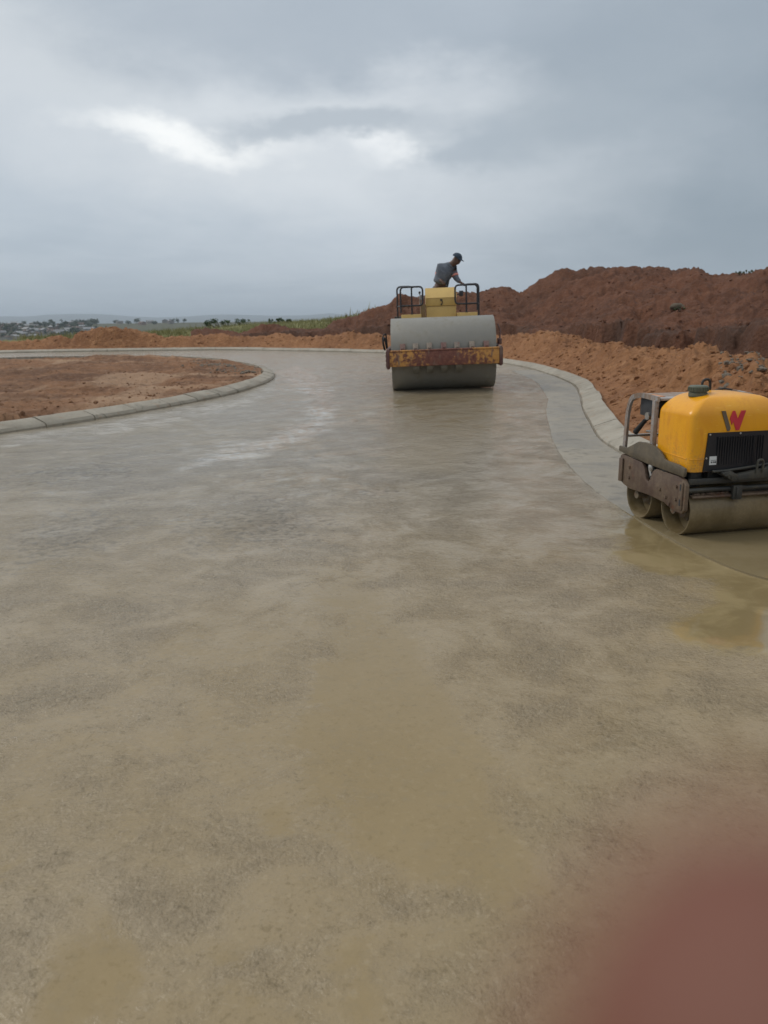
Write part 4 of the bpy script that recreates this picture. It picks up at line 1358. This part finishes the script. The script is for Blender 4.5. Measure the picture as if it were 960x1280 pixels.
# guard rails
for s in (-1, 1):
    m = MB()
    xi, xo = s * 0.365, s * 0.865
    y0, y1 = 1.36, 2.02
    zt, zm = 2.165, 1.755
    m.tube(fillet([(xo - s * 0.0, y0, 1.60), (xo, y0, zt), (xi, y0, zt), (xi, y0, zm), (xo, y0, zm)], 0.09, 7), 0.0205, 10)
    m.tube([((xi + xo) / 2, y0, zt), ((xi + xo) / 2, y0, 1.565)], 0.019, 10)
    xo2 = xo + s * 0.085
    m.tube(fillet([(xo2, y1, 1.45), (xo2, y1, zt + 0.035), (xi + s * 0.30, y1, zt + 0.035), (xi + s * 0.22, y0 + 0.25, zt)], 0.09, 7), 0.0205, 10)
    m.tube([(xo, y0, zm), (xo2, y1, zm)], 0.014, 8)
    m.box((xi + xo) / 2 - 0.035, (xi + xo) / 2 + 0.035, y0 - 0.035, y0 + 0.035, 1.564, 1.578, 0.003)
    m.build('guard_rail', m_rail, BR, smooth=60)


# ------------------------------------------------------------------ people
def skin_mesh(chains, sub=2, root=0):
    """chains: list of lists of (key or point, radius); equal points share a vertex -> one baked skin mesh"""
    verts, rad, edges, idx = [], [], [], {}
    for ch in chains:
        last = None
        for (p, r) in ch:
            k = tuple(round(q, 6) for q in p)
            if k not in idx:
                idx[k] = len(verts); verts.append(p); rad.append(r)
            if last is not None and last != idx[k]:
                edges.append((last, idx[k]))
            last = idx[k]
    me = bpy.data.meshes.new('skel')
    me.from_pydata(verts, edges, [])
    o = bpy.data.objects.new('skel', me); COL.objects.link(o)
    md = o.modifiers.new('skin', 'SKIN')
    md.use_smooth_shade = True
    sv = me.skin_vertices[0].data if me.skin_vertices else None
    if sv is None:
        bm_ = bmesh.new(); bm_.from_mesh(me)
        bm_.verts.layers.skin.verify(); bm_.to_mesh(me); bm_.free()
        sv = me.skin_vertices[0].data
    for i, r in enumerate(rad):
        sv[i].radius = (r, r) if not hasattr(r, '__len__') else r
        sv[i].use_root = (i == root)
    ms = o.modifiers.new('sub', 'SUBSURF'); ms.levels = sub; ms.render_levels = sub
    dg = bpy.context.evaluated_depsgraph_get(); dg.update()
    res = bpy.data.meshes.new_from_object(o.evaluated_get(dg))
    bpy.data.objects.remove(o); bpy.data.meshes.remove(me)
    res.shade_smooth()
    return res


def cloth(name, col, var=0.2):
    b = NB(name); v = b.obj()
    n1 = b.noise(v, 9, 5, 0.6, 0.8); n2 = b.noise(v, 160, 2)
    c = b.mix(b.mr(n1, 0.3, 0.7), tuple(x * (1 - var) for x in col), tuple(x * (1 + var) for x in col))
    return b.out(c, 0.9, b.bump(b.math('ADD', n1, b.math('MULTIPLY', n2, 0.1)), 0.7, 0.03), spec=0.2)


m_skin = plain('dark_skin', (0.110, 0.060, 0.041), 0.5, var=0.12)
m_shirt = cloth('grey_work_cloth', (0.125, 0.140, 0.165))
m_trous = cloth('grey_trouser_cloth', (0.135, 0.135, 0.145))
m_cap2 = cloth('navy_cap', (0.045, 0.062, 0.085))
m_band = plain('orange_band', (0.75, 0.16, 0.09), 0.5, var=0.1)
m_silver = plain('reflective_tape', (0.50, 0.48, 0.46), 0.35)
m_boot = plain('black_boot', (0.02, 0.018, 0.016), 0.6)

PX, PY, PZ = 1.40, 19.30, 1.335


def J(u, v, dy):
    """joint of the figure: on the line of sight, dy metres beyond the figure's origin"""
    d_ = ray(u, v); k = (PY + dy) / d_[1]
    return (d_[0] * k - PX, dy, H + d_[2] * k - PZ)


pel = J(550.3, 361, 0.06); sp1 = J(551, 354, 0.03); sp2 = J(553, 346, 0.0); che = J(557, 337.5, -0.03)
nk0 = J(563.0, 331.5, -0.06); nk1 = J(567.0, 328.5, -0.09); hd0 = J(570.0, 326.5, -0.11); hd1 = J(571.8, 322.6, -0.12); hd2 = J(572.0, 319.6, -0.12); chin = J(574.2, 328.3, -0.15)
shR = J(549.8, 334.6, -0.05); elR = J(547.4, 346.8, -0.02); wrR = J(551.0, 350.8, -0.22)
shL = J(566.3, 335.5, 0.03); elL = J(569.6, 347.2, -0.04); wrL = J(575.6, 353.2, -0.19)
hipR = (pel[0] - 0.10, 0.03, pel[2] - 0.03); knR = (pel[0] - 0.11, -0.08, 0.45); anR = (pel[0] - 0.13, 0.02, 0.08)
hipL = (pel[0] + 0.10, 0.07, pel[2] - 0.03); knL = (pel[0] + 0.14, 0.00, 0.45); anL = (pel[0] + 0.15, 0.12, 0.08)


def hand_chain(w_, dirv, up, side, s=1.0):
    """palm and five bent fingers from the wrist"""
    w_ = Vector(w_); dirv = Vector(dirv).normalized(); up = Vector(up).normalized()
    lat = dirv.cross(up).normalized() * side
    ch = []
    palm = w_ + dirv * 0.045 * s
    pm2 = w_ + dirv * 0.085 * s
    ch.append([(tuple(w_), 0.027 * s), (tuple(palm), (0.032 * s, 0.018 * s)), (tuple(pm2), (0.034 * s, 0.016 * s))])
    for k, (o, ln) in enumerate(((-0.030, 0.065), (-0.010, 0.078), (0.010, 0.074), (0.030, 0.058))):
        p0 = pm2 + lat * o * s
        p1 = p0 + (dirv * 0.9 - up * 0.25).normalized() * ln * 0.5 * s
        p2 = p1 + (dirv * 0.45 - up * 0.9).normalized() * ln * 0.45 * s
        ch.append([(tuple(pm2), (0.034 * s, 0.016 * s)), (tuple(p0), 0.010 * s), (tuple(p1), 0.0095 * s), (tuple(p2), 0.0075 * s)])
    t1 = palm - lat * 0.040 * s - up * 0.008 * s
    t2 = t1 + (dirv * 0.8 - lat * 0.2 - up * 0.5).normalized() * 0.04 * s
    ch.append([(tuple(palm), (0.032 * s, 0.018 * s)), (tuple(t1), 0.012 * s), (tuple(t2), 0.009 * s)])
    return ch


def head_mesh(parts):
    """chains for head with jaw, joined on the neck"""
    return parts


chains = [[(pel, 0.13), (sp1, 0.125), (sp2, 0.13), (che, 0.125), (nk0, 0.085), (nk1, 0.072), (hd0, 0.085), (hd1, 0.096), (hd2, 0.070)],
          [(hd0, 0.080), (chin, 0.042)],
          [(che, 0.125), (shR, 0.068), (elR, 0.045), (wrR, 0.032)],
          [(che, 0.125), (shL, 0.068), (elL, 0.046), (wrL, 0.032)],
          [(pel, 0.13), (hipR, 0.095), (knR, 0.062), (anR, 0.042), ((anR[0] - 0.01, anR[1] - 0.03, 0.03), 0.04), ((anR[0] - 0.02, anR[1] - 0.17, 0.025), 0.03)],
          [(pel, 0.13), (hipL, 0.095), (knL, 0.062), (anL, 0.042), ((anL[0] + 0.02, anL[1] - 0.03, 0.03), 0.04), ((anL[0] + 0.07, anL[1] - 0.16, 0.025), 0.03)]]
chains += hand_chain(wrR, (0.55, -0.5, -0.45), (0.2, -0.7, 0.6), 1)
chains += hand_chain(wrL, (0.85, -0.30, -0.30), (0.30, 0.1, 0.95), -1)
me = skin_mesh(chains)
man = link('person', me, m_skin)
man.location = (PX, PY, PZ)
tag(man, 'man in grey work clothes and dark cap leaning over the rail on the big roller', 'person')
# face, turned to the right and looking down
fwd = Vector((0.80, -0.50, -0.38)).normalized(); upv = Vector((0.32, -0.10, 0.95)); upv = (upv - fwd * upv.dot(fwd)).normalized(); latv = fwd.cross(upv)
hc = (Vector(hd1) + Vector(hd0)) * 0.5 + Vector((0, 0, 0.02))
m_eye = plain('eye', (0.35, 0.33, 0.31), 0.3)
for q in (-1, 1):
    m = MB(); m.ico(hc + fwd * 0.088 + latv * 0.032 * q + upv * 0.015, 0.012, 2)
    m.build('eye', m_eye, man, smooth=60)
    m = MB(); m.ico(hc + latv * 0.092 * q - upv * 0.005, 0.032, 1, (0.5, 0.5, 1.0))
    m.build('ear', m_skin, man, smooth=60)
m = MB(); m.tube([hc + fwd * 0.084 + upv * 0.018, hc + fwd * 0.112 - upv * 0.018, hc + fwd * 0.090 - upv * 0.030], [0.009, 0.017, 0.012], 8)
m.build('nose', m_skin, man, smooth=60)
m = MB(); m.tube([hc + fwd * 0.080 - upv * 0.055 - latv * 0.024, hc + fwd * 0.096 - upv * 0.055, hc + fwd * 0.080 - upv * 0.055 + latv * 0.024], [0.006, 0.011, 0.006], 8)
m.build('mouth', m_skin, man, smooth=60)
# cap
m = MB()
t = bmesh.new(); bmesh.ops.create_uvsphere(t, u_segments=20, v_segments=12, radius=1.0)
bmesh.ops.delete(t, geom=[q for q in t.verts if q.co.z < -0.05], context='VERTS')
B = Matrix((latv, fwd, upv)).transposed().to_4x4()
m.merge(t, Matrix.Translation(hc + upv * 0.035) @ B @ Matrix.Diagonal((0.112, 0.122, 0.100, 1)))
t = bmesh.new()
ring = []
for k in range(13):
    a = -PI / 2 * 0.8 + PI * 0.8 * k / 12
    i_ = (math.sin(a) * 0.109, math.cos(a) * 0.118 - 0.0, 0.0)
    o_ = (math.sin(a) * 0.100, 0.100 + math.cos(a) * 0.092, -0.026)
    ring.append([t.verts.new(p) for p in (i_, o_, (o_[0], o_[1], o_[2] - 0.006), (i_[0], i_[1], -0.008))])
for k in range(12):
    for j in range(4):
        t.faces.new((ring[k][j], ring[k][(j + 1) % 4], ring[k + 1][(j + 1) % 4], ring[k + 1][j]))
m.merge(t, Matrix.Translation(hc + upv * 0.034) @ B)
m.build('cap', m_cap2, man, smooth=60)
# clothing


def lerp(a, b_, t):
    return tuple(p + (q - p) * t for p, q in zip(a, b_))


hem = (sp1[0] - 0.01, sp1[1], sp1[2] - 0.03)
me = skin_mesh([[(hem, (0.255, 0.205)), (lerp(sp1, sp2, 0.4), (0.242, 0.19)), (sp2, (0.222, 0.182)), (che, (0.190, 0.165)), (lerp(che, nk0, 0.6), 0.135), (lerp(nk0, nk1, 0.6), 0.088)],
                [(che, (0.165, 0.15)), (shR, 0.115), (lerp(shR, elR, 0.45), 0.096), (elR, 0.078), (lerp(elR, wrR, 0.55), 0.062), (lerp(elR, wrR, 0.92), 0.052)],
                [(che, (0.165, 0.15)), (shL, 0.108), (lerp(shL, elL, 0.5), 0.090), (elL, 0.076), (lerp(elL, wrL, 0.55), 0.060), (lerp(elL, wrL, 0.90), 0.050)]])
link('overall_top', me, m_shirt, man)
me = skin_mesh([[((pel[0], pel[1], pel[2] + 0.10), 0.160), (pel, 0.16), (hipR, 0.115), (knR, 0.085), ((anR[0], anR[1], 0.13), 0.075)],
                [(pel, 0.16), (hipL, 0.115), (knL, 0.085), ((anL[0], anL[1], 0.13), 0.075)]])
link('trousers', me, m_trous, man)
# dark strap end hanging from the waist
m = MB()
a_ = Vector(J(560.5, 350, -0.12))
m.tube([a_, a_ + Vector((-0.01, -0.02, -0.06)), a_ + Vector((-0.03, -0.03, -0.16))], [0.022, 0.026, 0.02], 8)
m.build('belt_pouch', m_boot, man, smooth=60)


def band(c0, c1, r, mat, name):
    m = MB()
    c0, c1 = Vector(c0), Vector(c1)
    dv = (c1 - c0)
    m.tube([c0, c0 + dv * 0.1, c0 + dv * 0.5, c0 + dv * 0.9, c1], [r * 0.96, r, r * 1.02, r, r * 0.96], 20, caps=False)
    return m.build(name, mat, man, smooth=60)


band(lerp(shR, elR, 0.50), lerp(shR, elR, 0.74), 0.084, m_band, 'sleeve_band')
band(lerp(shL, elL, 0.62), lerp(shL, elL, 0.83), 0.082, m_band, 'sleeve_band')
band(lerp(shR, elR, 0.60), lerp(shR, elR, 0.66), 0.087, m_silver, 'sleeve_tape')
band(lerp(shL, elL, 0.71), lerp(shL, elL, 0.76), 0.085, m_silver, 'sleeve_tape')
for an, ox in ((anR, -0.02), (anL, 0.07)):
    m = MB()
    m.tube([(an[0], an[1], 0.13), (an[0], an[1] - 0.02, 0.055), (an[0] + ox * 0.5, an[1] - 0.10, 0.05), (an[0] + ox, an[1] - 0.20, 0.04)], [0.062, 0.064, 0.056, 0.045], 14)
    m.build('boot', m_boot, man, smooth=60)

# ------------------------------------------------------------------ photographer's hand at the lens
def cw(x, y, z):
    return tuple(cam.matrix_world @ Vector((x, y, z)))


m_finger = NB('finger_skin')
b = m_finger; v = b.obj()
c = b.mix(b.noise(v, 60, 3), (0.140, 0.048, 0.028), (0.170, 0.059, 0.034))
m_finger = b.out(c, 0.55)
tip = (0.0110, -0.0168, -0.0236)
tip2 = (0.0058, -0.0132, -0.0248)
k1, k2, k3 = (0.0310, -0.0325, -0.0215), (0.052, -0.047, -0.006), (0.080, -0.064, 0.022)
palm = (0.118, -0.098, 0.060); wr = (0.150, -0.150, 0.100); arm = (0.20, -0.30, 0.16); arm2 = (0.25, -0.42, 0.21)
ch = [[(cw(*palm), 0.028), (cw(*k3), 0.0125), (cw(*k2), 0.0098), (cw(*k1), 0.0100), (cw(*tip), 0.0096), (cw(*tip2), 0.0068)],
      [(cw(*palm), 0.028), (cw(*wr), 0.027), (cw(*arm), 0.036), (cw(*arm2), 0.042)],
      [(cw(*palm), 0.028), (cw(0.100, -0.055, 0.030), 0.0115), (cw(0.082, -0.030, 0.012), 0.0095), (cw(0.062, -0.022, 0.010), 0.0075)],
      [(cw(*palm), 0.028), (cw(0.092, -0.092, 0.024), 0.012), (cw(0.066, -0.078, 0.006), 0.0095), (cw(0.050, -0.066, 0.012), 0.0076)],
      [(cw(*palm), 0.028), (cw(0.100, -0.112, 0.026), 0.0105), (cw(0.078, -0.106, 0.010), 0.0085), (cw(0.064, -0.094, 0.016), 0.007)],
      [(cw(*palm), 0.028), (cw(0.104, -0.068, 0.070), 0.015), (cw(0.084, -0.036, 0.066), 0.011), (cw(0.068, -0.014, 0.058), 0.009)]]
ch = [[(tuple(q * 20 for q in p_), r_ * 20) for p_, r_ in c_] for c_ in ch]
me = skin_mesh(ch, 3)
me.transform(Matrix.Scale(0.05, 4))
hand = link('hand', me, m_finger)
tag(hand, "photographer's out of focus dark red fingertip across the lower right corner of the view", 'hand')
m = MB()
m.tube([cw(0.19, -0.275, 0.150), cw(0.20, -0.30, 0.16), cw(0.25, -0.42, 0.21), cw(0.27, -0.50, 0.24)], [0.050, 0.053, 0.060, 0.062], 20)
m.build('sleeve', m_shirt, hand, smooth=60)

# ------------------------------------------------------------------ plants, town
def leaf_mat(name, c0, c1):
    b = NB(name); v = b.obj()
    c = b.mix(b.noise(v, 1.3, 4, 0.6), c0, c1)
    c = b.mix(b.mr(b.noise(v, 9, 2), 0.4, 0.7), c, tuple(x * 1.35 for x in c1))
    p = b.n('BsdfPrincipled', {'Base Color': c, 'Roughness': 0.6, 'Specular IOR Level': 0.3})
    b.n('OutputMaterial', {'Surface': p.outputs[0]})
    return b.m


m_leaf = leaf_mat('bush_leaves', (0.030, 0.055, 0.020), (0.055, 0.090, 0.030))
m_leaf2 = leaf_mat('weed_leaves', (0.055, 0.080, 0.030), (0.095, 0.115, 0.045))
m_tleaf = leaf_mat('tree_leaves', (0.022, 0.040, 0.020), (0.045, 0.068, 0.028))
m_grassb = leaf_mat('dry_grass', (0.150, 0.155, 0.052), (0.225, 0.210, 0.085))
m_bark = plain('bark', (0.06, 0.045, 0.035), 0.9)


def leaves_mesh(name, clumps, n, size, flat=0.7):
    """clumps: (x, y, z, r) -> leaf quads scattered through each clump"""
    rng = np.random.default_rng(sum(map(ord, name)) + len(clumps) + n)
    tot = sum(c[3] ** 2 for c in clumps)
    V = []
    for (x, y, z, r) in clumps:
        k = max(3, int(n * r * r / tot))
        dv = rng.normal(size=(k, 3)); dv /= np.linalg.norm(dv, axis=1, keepdims=True)
        p = dv * (r * rng.random((k, 1)) ** 0.45) * (1, 1, flat) + (x, y, z)
        a = rng.normal(size=(k, 3)); a /= np.linalg.norm(a, axis=1, keepdims=True)
        q = np.cross(a, rng.normal(size=(k, 3))); q /= np.linalg.norm(q, axis=1, keepdims=True) + 1e-9
        s = size * rng.uniform(0.6, 1.4, (k, 1))
        V.append(np.stack([p - a * s, p + q * s * 0.55, p + a * s, p - q * s * 0.55], 1).reshape(-1, 3))
    V = np.concatenate(V)
    Fc = np.arange(len(V)).reshape(-1, 4)
    me = bpy.data.meshes.new(name)
    me.from_pydata(V.tolist(), [], Fc.tolist())
    return me


def at(u, v, r):
    """point on the line of sight at a horizontal distance"""
    d_ = ray(u, v); k = r / math.hypot(d_[0], d_[1])
    return d_[0] * k, d_[1] * k, H + d_[2] * k


def sky_r(u, r0, r1):
    """distance at which the terrain makes its skyline in this direction"""
    jj = int(np.argmin(np.abs(azs - az_of(u, 395))))
    m_ = (rs > r0) & (rs < r1)
    e_ = np.where(m_, (Z[:, jj] - H) / rs, -9)
    return float(rs[int(np.argmax(e_))])


def hit_r(u, v):
    """distance at which this line of sight meets the terrain"""
    jj = int(np.argmin(np.abs(azs - az_of(u, v)))); te = tan_el(u, v)
    ok = (rs > 4) & (Z[:, jj] >= H + rs * te)
    return float(rs[int(np.argmax(ok))])


def bush(u, r, wpx, hpx, seed, label, name='bush', mat=m_leaf, cat='bush', group=None, n=700, leaf=1.0):
    """a bush rooted on the terrain"""
    a = az_of(u, 395)
    x, y = r * math.sin(a), r * math.cos(a)
    z = terrain_z(x, y)
    W__, H__ = wpx * r / F, hpx * r / F
    o = empty(name, (x, y, z - 0.05), (0, 0, -a))
    tag(o, label, cat, group)
    rg_ = random.Random(seed)
    cl = []
    for k in range(max(4, int(wpx / 2.6))):
        t = rg_.uniform(-0.5, 0.5)
        hh = H__ * rg_.uniform(0.45, 1.0) * (1 - 0.9 * t * t)
        rad = rg_.uniform(0.10, 0.22) * min(W__, H__ * 1.6)
        cl.append((t * W__, rg_.uniform(-0.3, 0.3) * min(W__, 1.5), max(rad * 0.5, hh - rad * 0.7), rad))
    link('foliage', leaves_mesh('foliage', cl, n, 0.0009 * r * leaf), mat, o)
    th = 0.0004 * r
    for c in cl:
        m = MB()
        m.tube([(c[0] * 0.6, c[1] * 0.6, -0.08), (c[0] * 0.8, c[1] * 0.8, c[2] * 0.6), (c[0], c[1], c[2])], [th, th * 0.7, th * 0.4], 5)
        m.build('stem', m_bark, o)
    return o


bush(284, sky_r(284, 60, 140), 52, 12, 1, 'wide dark green bush on the skyline of the grassy rise, left of the others', n=900)
bush(350, sky_r(350, 60, 140), 27, 7, 2, 'low green bush of scattered sprigs on the grassy skyline near the middle')
bush(338, sky_r(338, 60, 140), 6, 9, 3, 'upright little shrub at the left tip of the low skyline bush', n=200)
bush(381, sky_r(381, 60, 140), 12, 3, 4, 'tiny tuft of weeds alone on the bare grass skyline', name='weed', mat=m_leaf2, cat='weed', n=150)
bush(450, sky_r(450, 60, 140), 16, 4, 5, 'row of thin weeds on the grass just left of the red mound top', name='weed', mat=m_leaf2, cat='weed', n=160)
bush(461, sky_r(461, 60, 140), 4, 8, 6, 'single taller weed standing against the sky beside the red mound', name='weed', mat=m_leaf2, cat='weed', n=80)
bush(930, sky_r(930, 15, 45), 26, 4, 7, 'green weeds growing along the top of the dark bank at the far right', name='weed', mat=m_leaf2, cat='weed', n=420)
bush(852, hit_r(852, 389), 16, 4, 8, 'small green weed beside the dark clod on the face of the bank', name='weed', mat=m_leaf2, cat='weed', n=160)
# the big clod on the bank
r = hit_r(846, 386); a = az_of(846, 386)
m = MB()
m.ico((0, 0, 0.06), 0.22, 3, (1.15, 0.9, 0.62), 0.07)
m.ico((0.16, -0.1, 0.03), 0.13, 2, (1, 1, 0.7), 0.12)
o = m.build('boulder', plain('dark_clod', (0.10, 0.078, 0.052), 0.95, var=0.4, bump=0.6), smooth=50)
x, y = r * math.sin(a), r * math.cos(a)
o.location = (x, y, terrain_z(x, y))
tag(o, 'dark brown rounded boulder lodged in the slope of the red bank', 'boulder')

# grass tufts over the rise
rng = np.random.default_rng(11)
sel = np.argwhere((cls == 3) & (RR > 40) & (RR < 135) & (AZ > R(-24)) & (AZ < R(8)))
pick = sel[rng.choice(len(sel), min(9000, len(sel)), replace=False)]
V = []
for i, j in pick:
    x, y, z = GX[i, j] + rng.normal(0, 0.15), GY[i, j] + rng.normal(0, 0.3), Z[i, j]
    for k in range(4):
        a = rng.uniform(0, 6.28); h_ = rng.uniform(0.18, 0.5); w2 = 0.035
        lx, ly = rng.normal(0, 0.12, 2); ox, oy = rng.normal(0, 0.18, 2)
        V += [(x + ox - w2 * math.cos(a), y + oy - w2 * math.sin(a), z - 0.05), (x + ox + w2 * math.cos(a), y + oy + w2 * math.sin(a), z - 0.05), (x + ox + lx, y + oy + ly, z + h_)]
me = bpy.data.meshes.new('grass')
me.from_pydata(V, [], np.arange(len(V)).reshape(-1, 3).tolist())
tag(link('grass', me, m_grassb), kind='stuff')

# town in the valley: houses and trees one by one
m_walls = [plain('plaster_' + n_, c_, 0.85, var=0.1) for n_, c_ in (('cream', (0.30, 0.25, 0.19)), ('grey', (0.20, 0.19, 0.18)), ('pale', (0.27, 0.25, 0.22)), ('brown', (0.19, 0.13, 0.10)))]
m_roofs = [plain('roof_' + n_, c_, 0.6, var=0.15) for n_, c_ in (('zinc', (0.20, 0.205, 0.21)), ('rusty', (0.14, 0.08, 0.055)), ('grey', (0.13, 0.13, 0.135)), ('pale', (0.22, 0.22, 0.215)))]
m_win = plain('window_dark', (0.03, 0.035, 0.04), 0.3)
WN, RN = ('cream', 'grey', 'pale', 'brown'), ('zinc', 'rusty', 'dark grey', 'pale')
rg_ = random.Random(21)
hspots = []
for k in range(75):
    u = rg_.uniform(-8, 118); r = rg_.choice((670, 710, 750, 800, 850, 900, 950)) * rg_.uniform(0.98, 1.02)
    if u > 80 and r < 760: continue
    hspots.append((u, r))
for u, r in ((178, 940), (188, 990), (207, 1020), (214, 960), (150, 980)):
    hspots.append((u, r))
hspots.sort(key=lambda q: q[1])
for k, (u, r) in enumerate(hspots):
    a = az_of(u, 410)
    x, y = r * math.sin(a), r * math.cos(a)
    z = terrain_z(x, y)
    iw, ir_ = rg_.randrange(4), rg_.randrange(4)
    o = empty('house', (x, y, z - 0.1), (0, 0, rg_.uniform(0, PI)))
    band_ = 'nearest' if r < 730 else ('middle' if r < 850 else 'farthest')
    tag(o, 'tiny %s house with %s roof in the %s rows of the distant town' % (WN[iw], RN[ir_], band_), 'house', 'houses of the distant town')
    L_, W__, hh = rg_.uniform(6, 10.5), rg_.uniform(5, 7), rg_.uniform(2.4, 3.0)
    rh = rg_.uniform(0.6, 1.8); e = 0.4
    m = MB()
    m.prism([(-W__ / 2 - e, hh + 0.01), (0, hh + rh), (W__ / 2 + e, hh + 0.01), (W__ / 2 + e, hh + 0.16), (0, hh + rh + 0.18), (-W__ / 2 - e, hh + 0.16)], -L_ / 2 - e, L_ / 2 + e, 'X')
    m.build('roof', m_roofs[ir_], o)
    m = MB()
    m.prism([(-W__ / 2, 0), (-W__ / 2, hh), (0, hh + rh - 0.03), (W__ / 2, hh), (W__ / 2, 0)], -L_ / 2, L_ / 2, 'X')
    m.build('wall', m_walls[iw], o)


def tree(u, r, hpx, wpx, label, group='trees of the distant town', n=260):
    a = az_of(u, 405)
    x, y = r * math.sin(a), r * math.cos(a)
    z = terrain_z(x, y)
    h_, w_ = hpx * r / F, wpx * r / F
    o = empty('tree', (x, y, z - 0.2))
    tag(o, label, 'tree', group)
    q = random.Random(int(u * 13 + r))
    cl = []
    for k in range(9):
        t = q.uniform(0, 2 * PI); rr_ = q.uniform(0, 0.34) * w_
        zz = h_ * q.uniform(0.42, 0.84)
        cl.append((rr_ * math.cos(t), rr_ * math.sin(t), zz, w_ * q.uniform(0.14, 0.26)))
    link('crown', leaves_mesh('crown', cl, n, 0.06 * w_ + 0.15, 0.8), m_tleaf, o)
    m = MB()
    m.tube([(0, 0, -0.3), (0.02 * w_, 0, 0.3 * h_), (0, 0.02 * w_, 0.62 * h_)], [0.045 * h_, 0.032 * h_, 0.015 * h_], 7)
    for c in cl[:4]:
        m.tube([(0.01 * w_, 0, 0.32 * h_), (c[0] * 0.6, c[1] * 0.6, c[2] * 0.85), (c[0], c[1], c[2])], [0.018 * h_, 0.012 * h_, 0.006 * h_], 5)
    m.build('trunk', m_bark, o)
    return o


tree(80, 800, 15, 10, 'tallest dark tree of the distant town, rising above the skyline of roofs')
tree(67, 820, 12, 8, 'round dark tree just left of the tallest tree of the town')
tree(50, 840, 11, 7, 'small round tree standing apart in the middle of the town skyline')
tree(7, 780, 12, 12, 'broad flat-topped dark tree at the far left end of the town')
tree(93, 700, 11, 20, 'wide low dark green tree in front of the red mound by the town')
for k in range(48):
    u = rg_.uniform(-8, 122); r = rg_.uniform(660, 980)
    if u > 84 and r < 760: r += 150
    tree(u, r, rg_.uniform(4.5, 8), rg_.uniform(6, 13), 'small dark tree among the roofs of the distant town', n=150)
for u in (104, 113, 119, 145, 160, 170, 195, 216, 222, 230):
    tree(u, rg_.uniform(900, 1020), rg_.uniform(4, 6), rg_.uniform(7, 12), 'low dark tree on the far skyline right of the town', 'trees on the far skyline', n=120)

# ------------------------------------------------------------------ air
hm = bpy.data.materials.new('haze_air')
hm.use_nodes = True
hm.node_tree.nodes.clear()
pv = hm.node_tree.nodes.new('ShaderNodeVolumePrincipled')
pv.inputs['Color'].default_value = (0.80, 0.90, 1.0, 1)
pv.inputs['Density'].default_value = 0.00020
pv.inputs['Anisotropy'].default_value = 0.1
ho = hm.node_tree.nodes.new('ShaderNodeOutputMaterial')
hm.node_tree.links.new(pv.outputs[0], ho.inputs['Volume'])
zt_ = float(Z.max()) + 15
zb_ = float(Z.min()) - 1.5
m = MB()
m.box(-11500, 11500, -11500, 11500, zb_, zt_)
tag(m.build('haze', hm), kind='stuff')
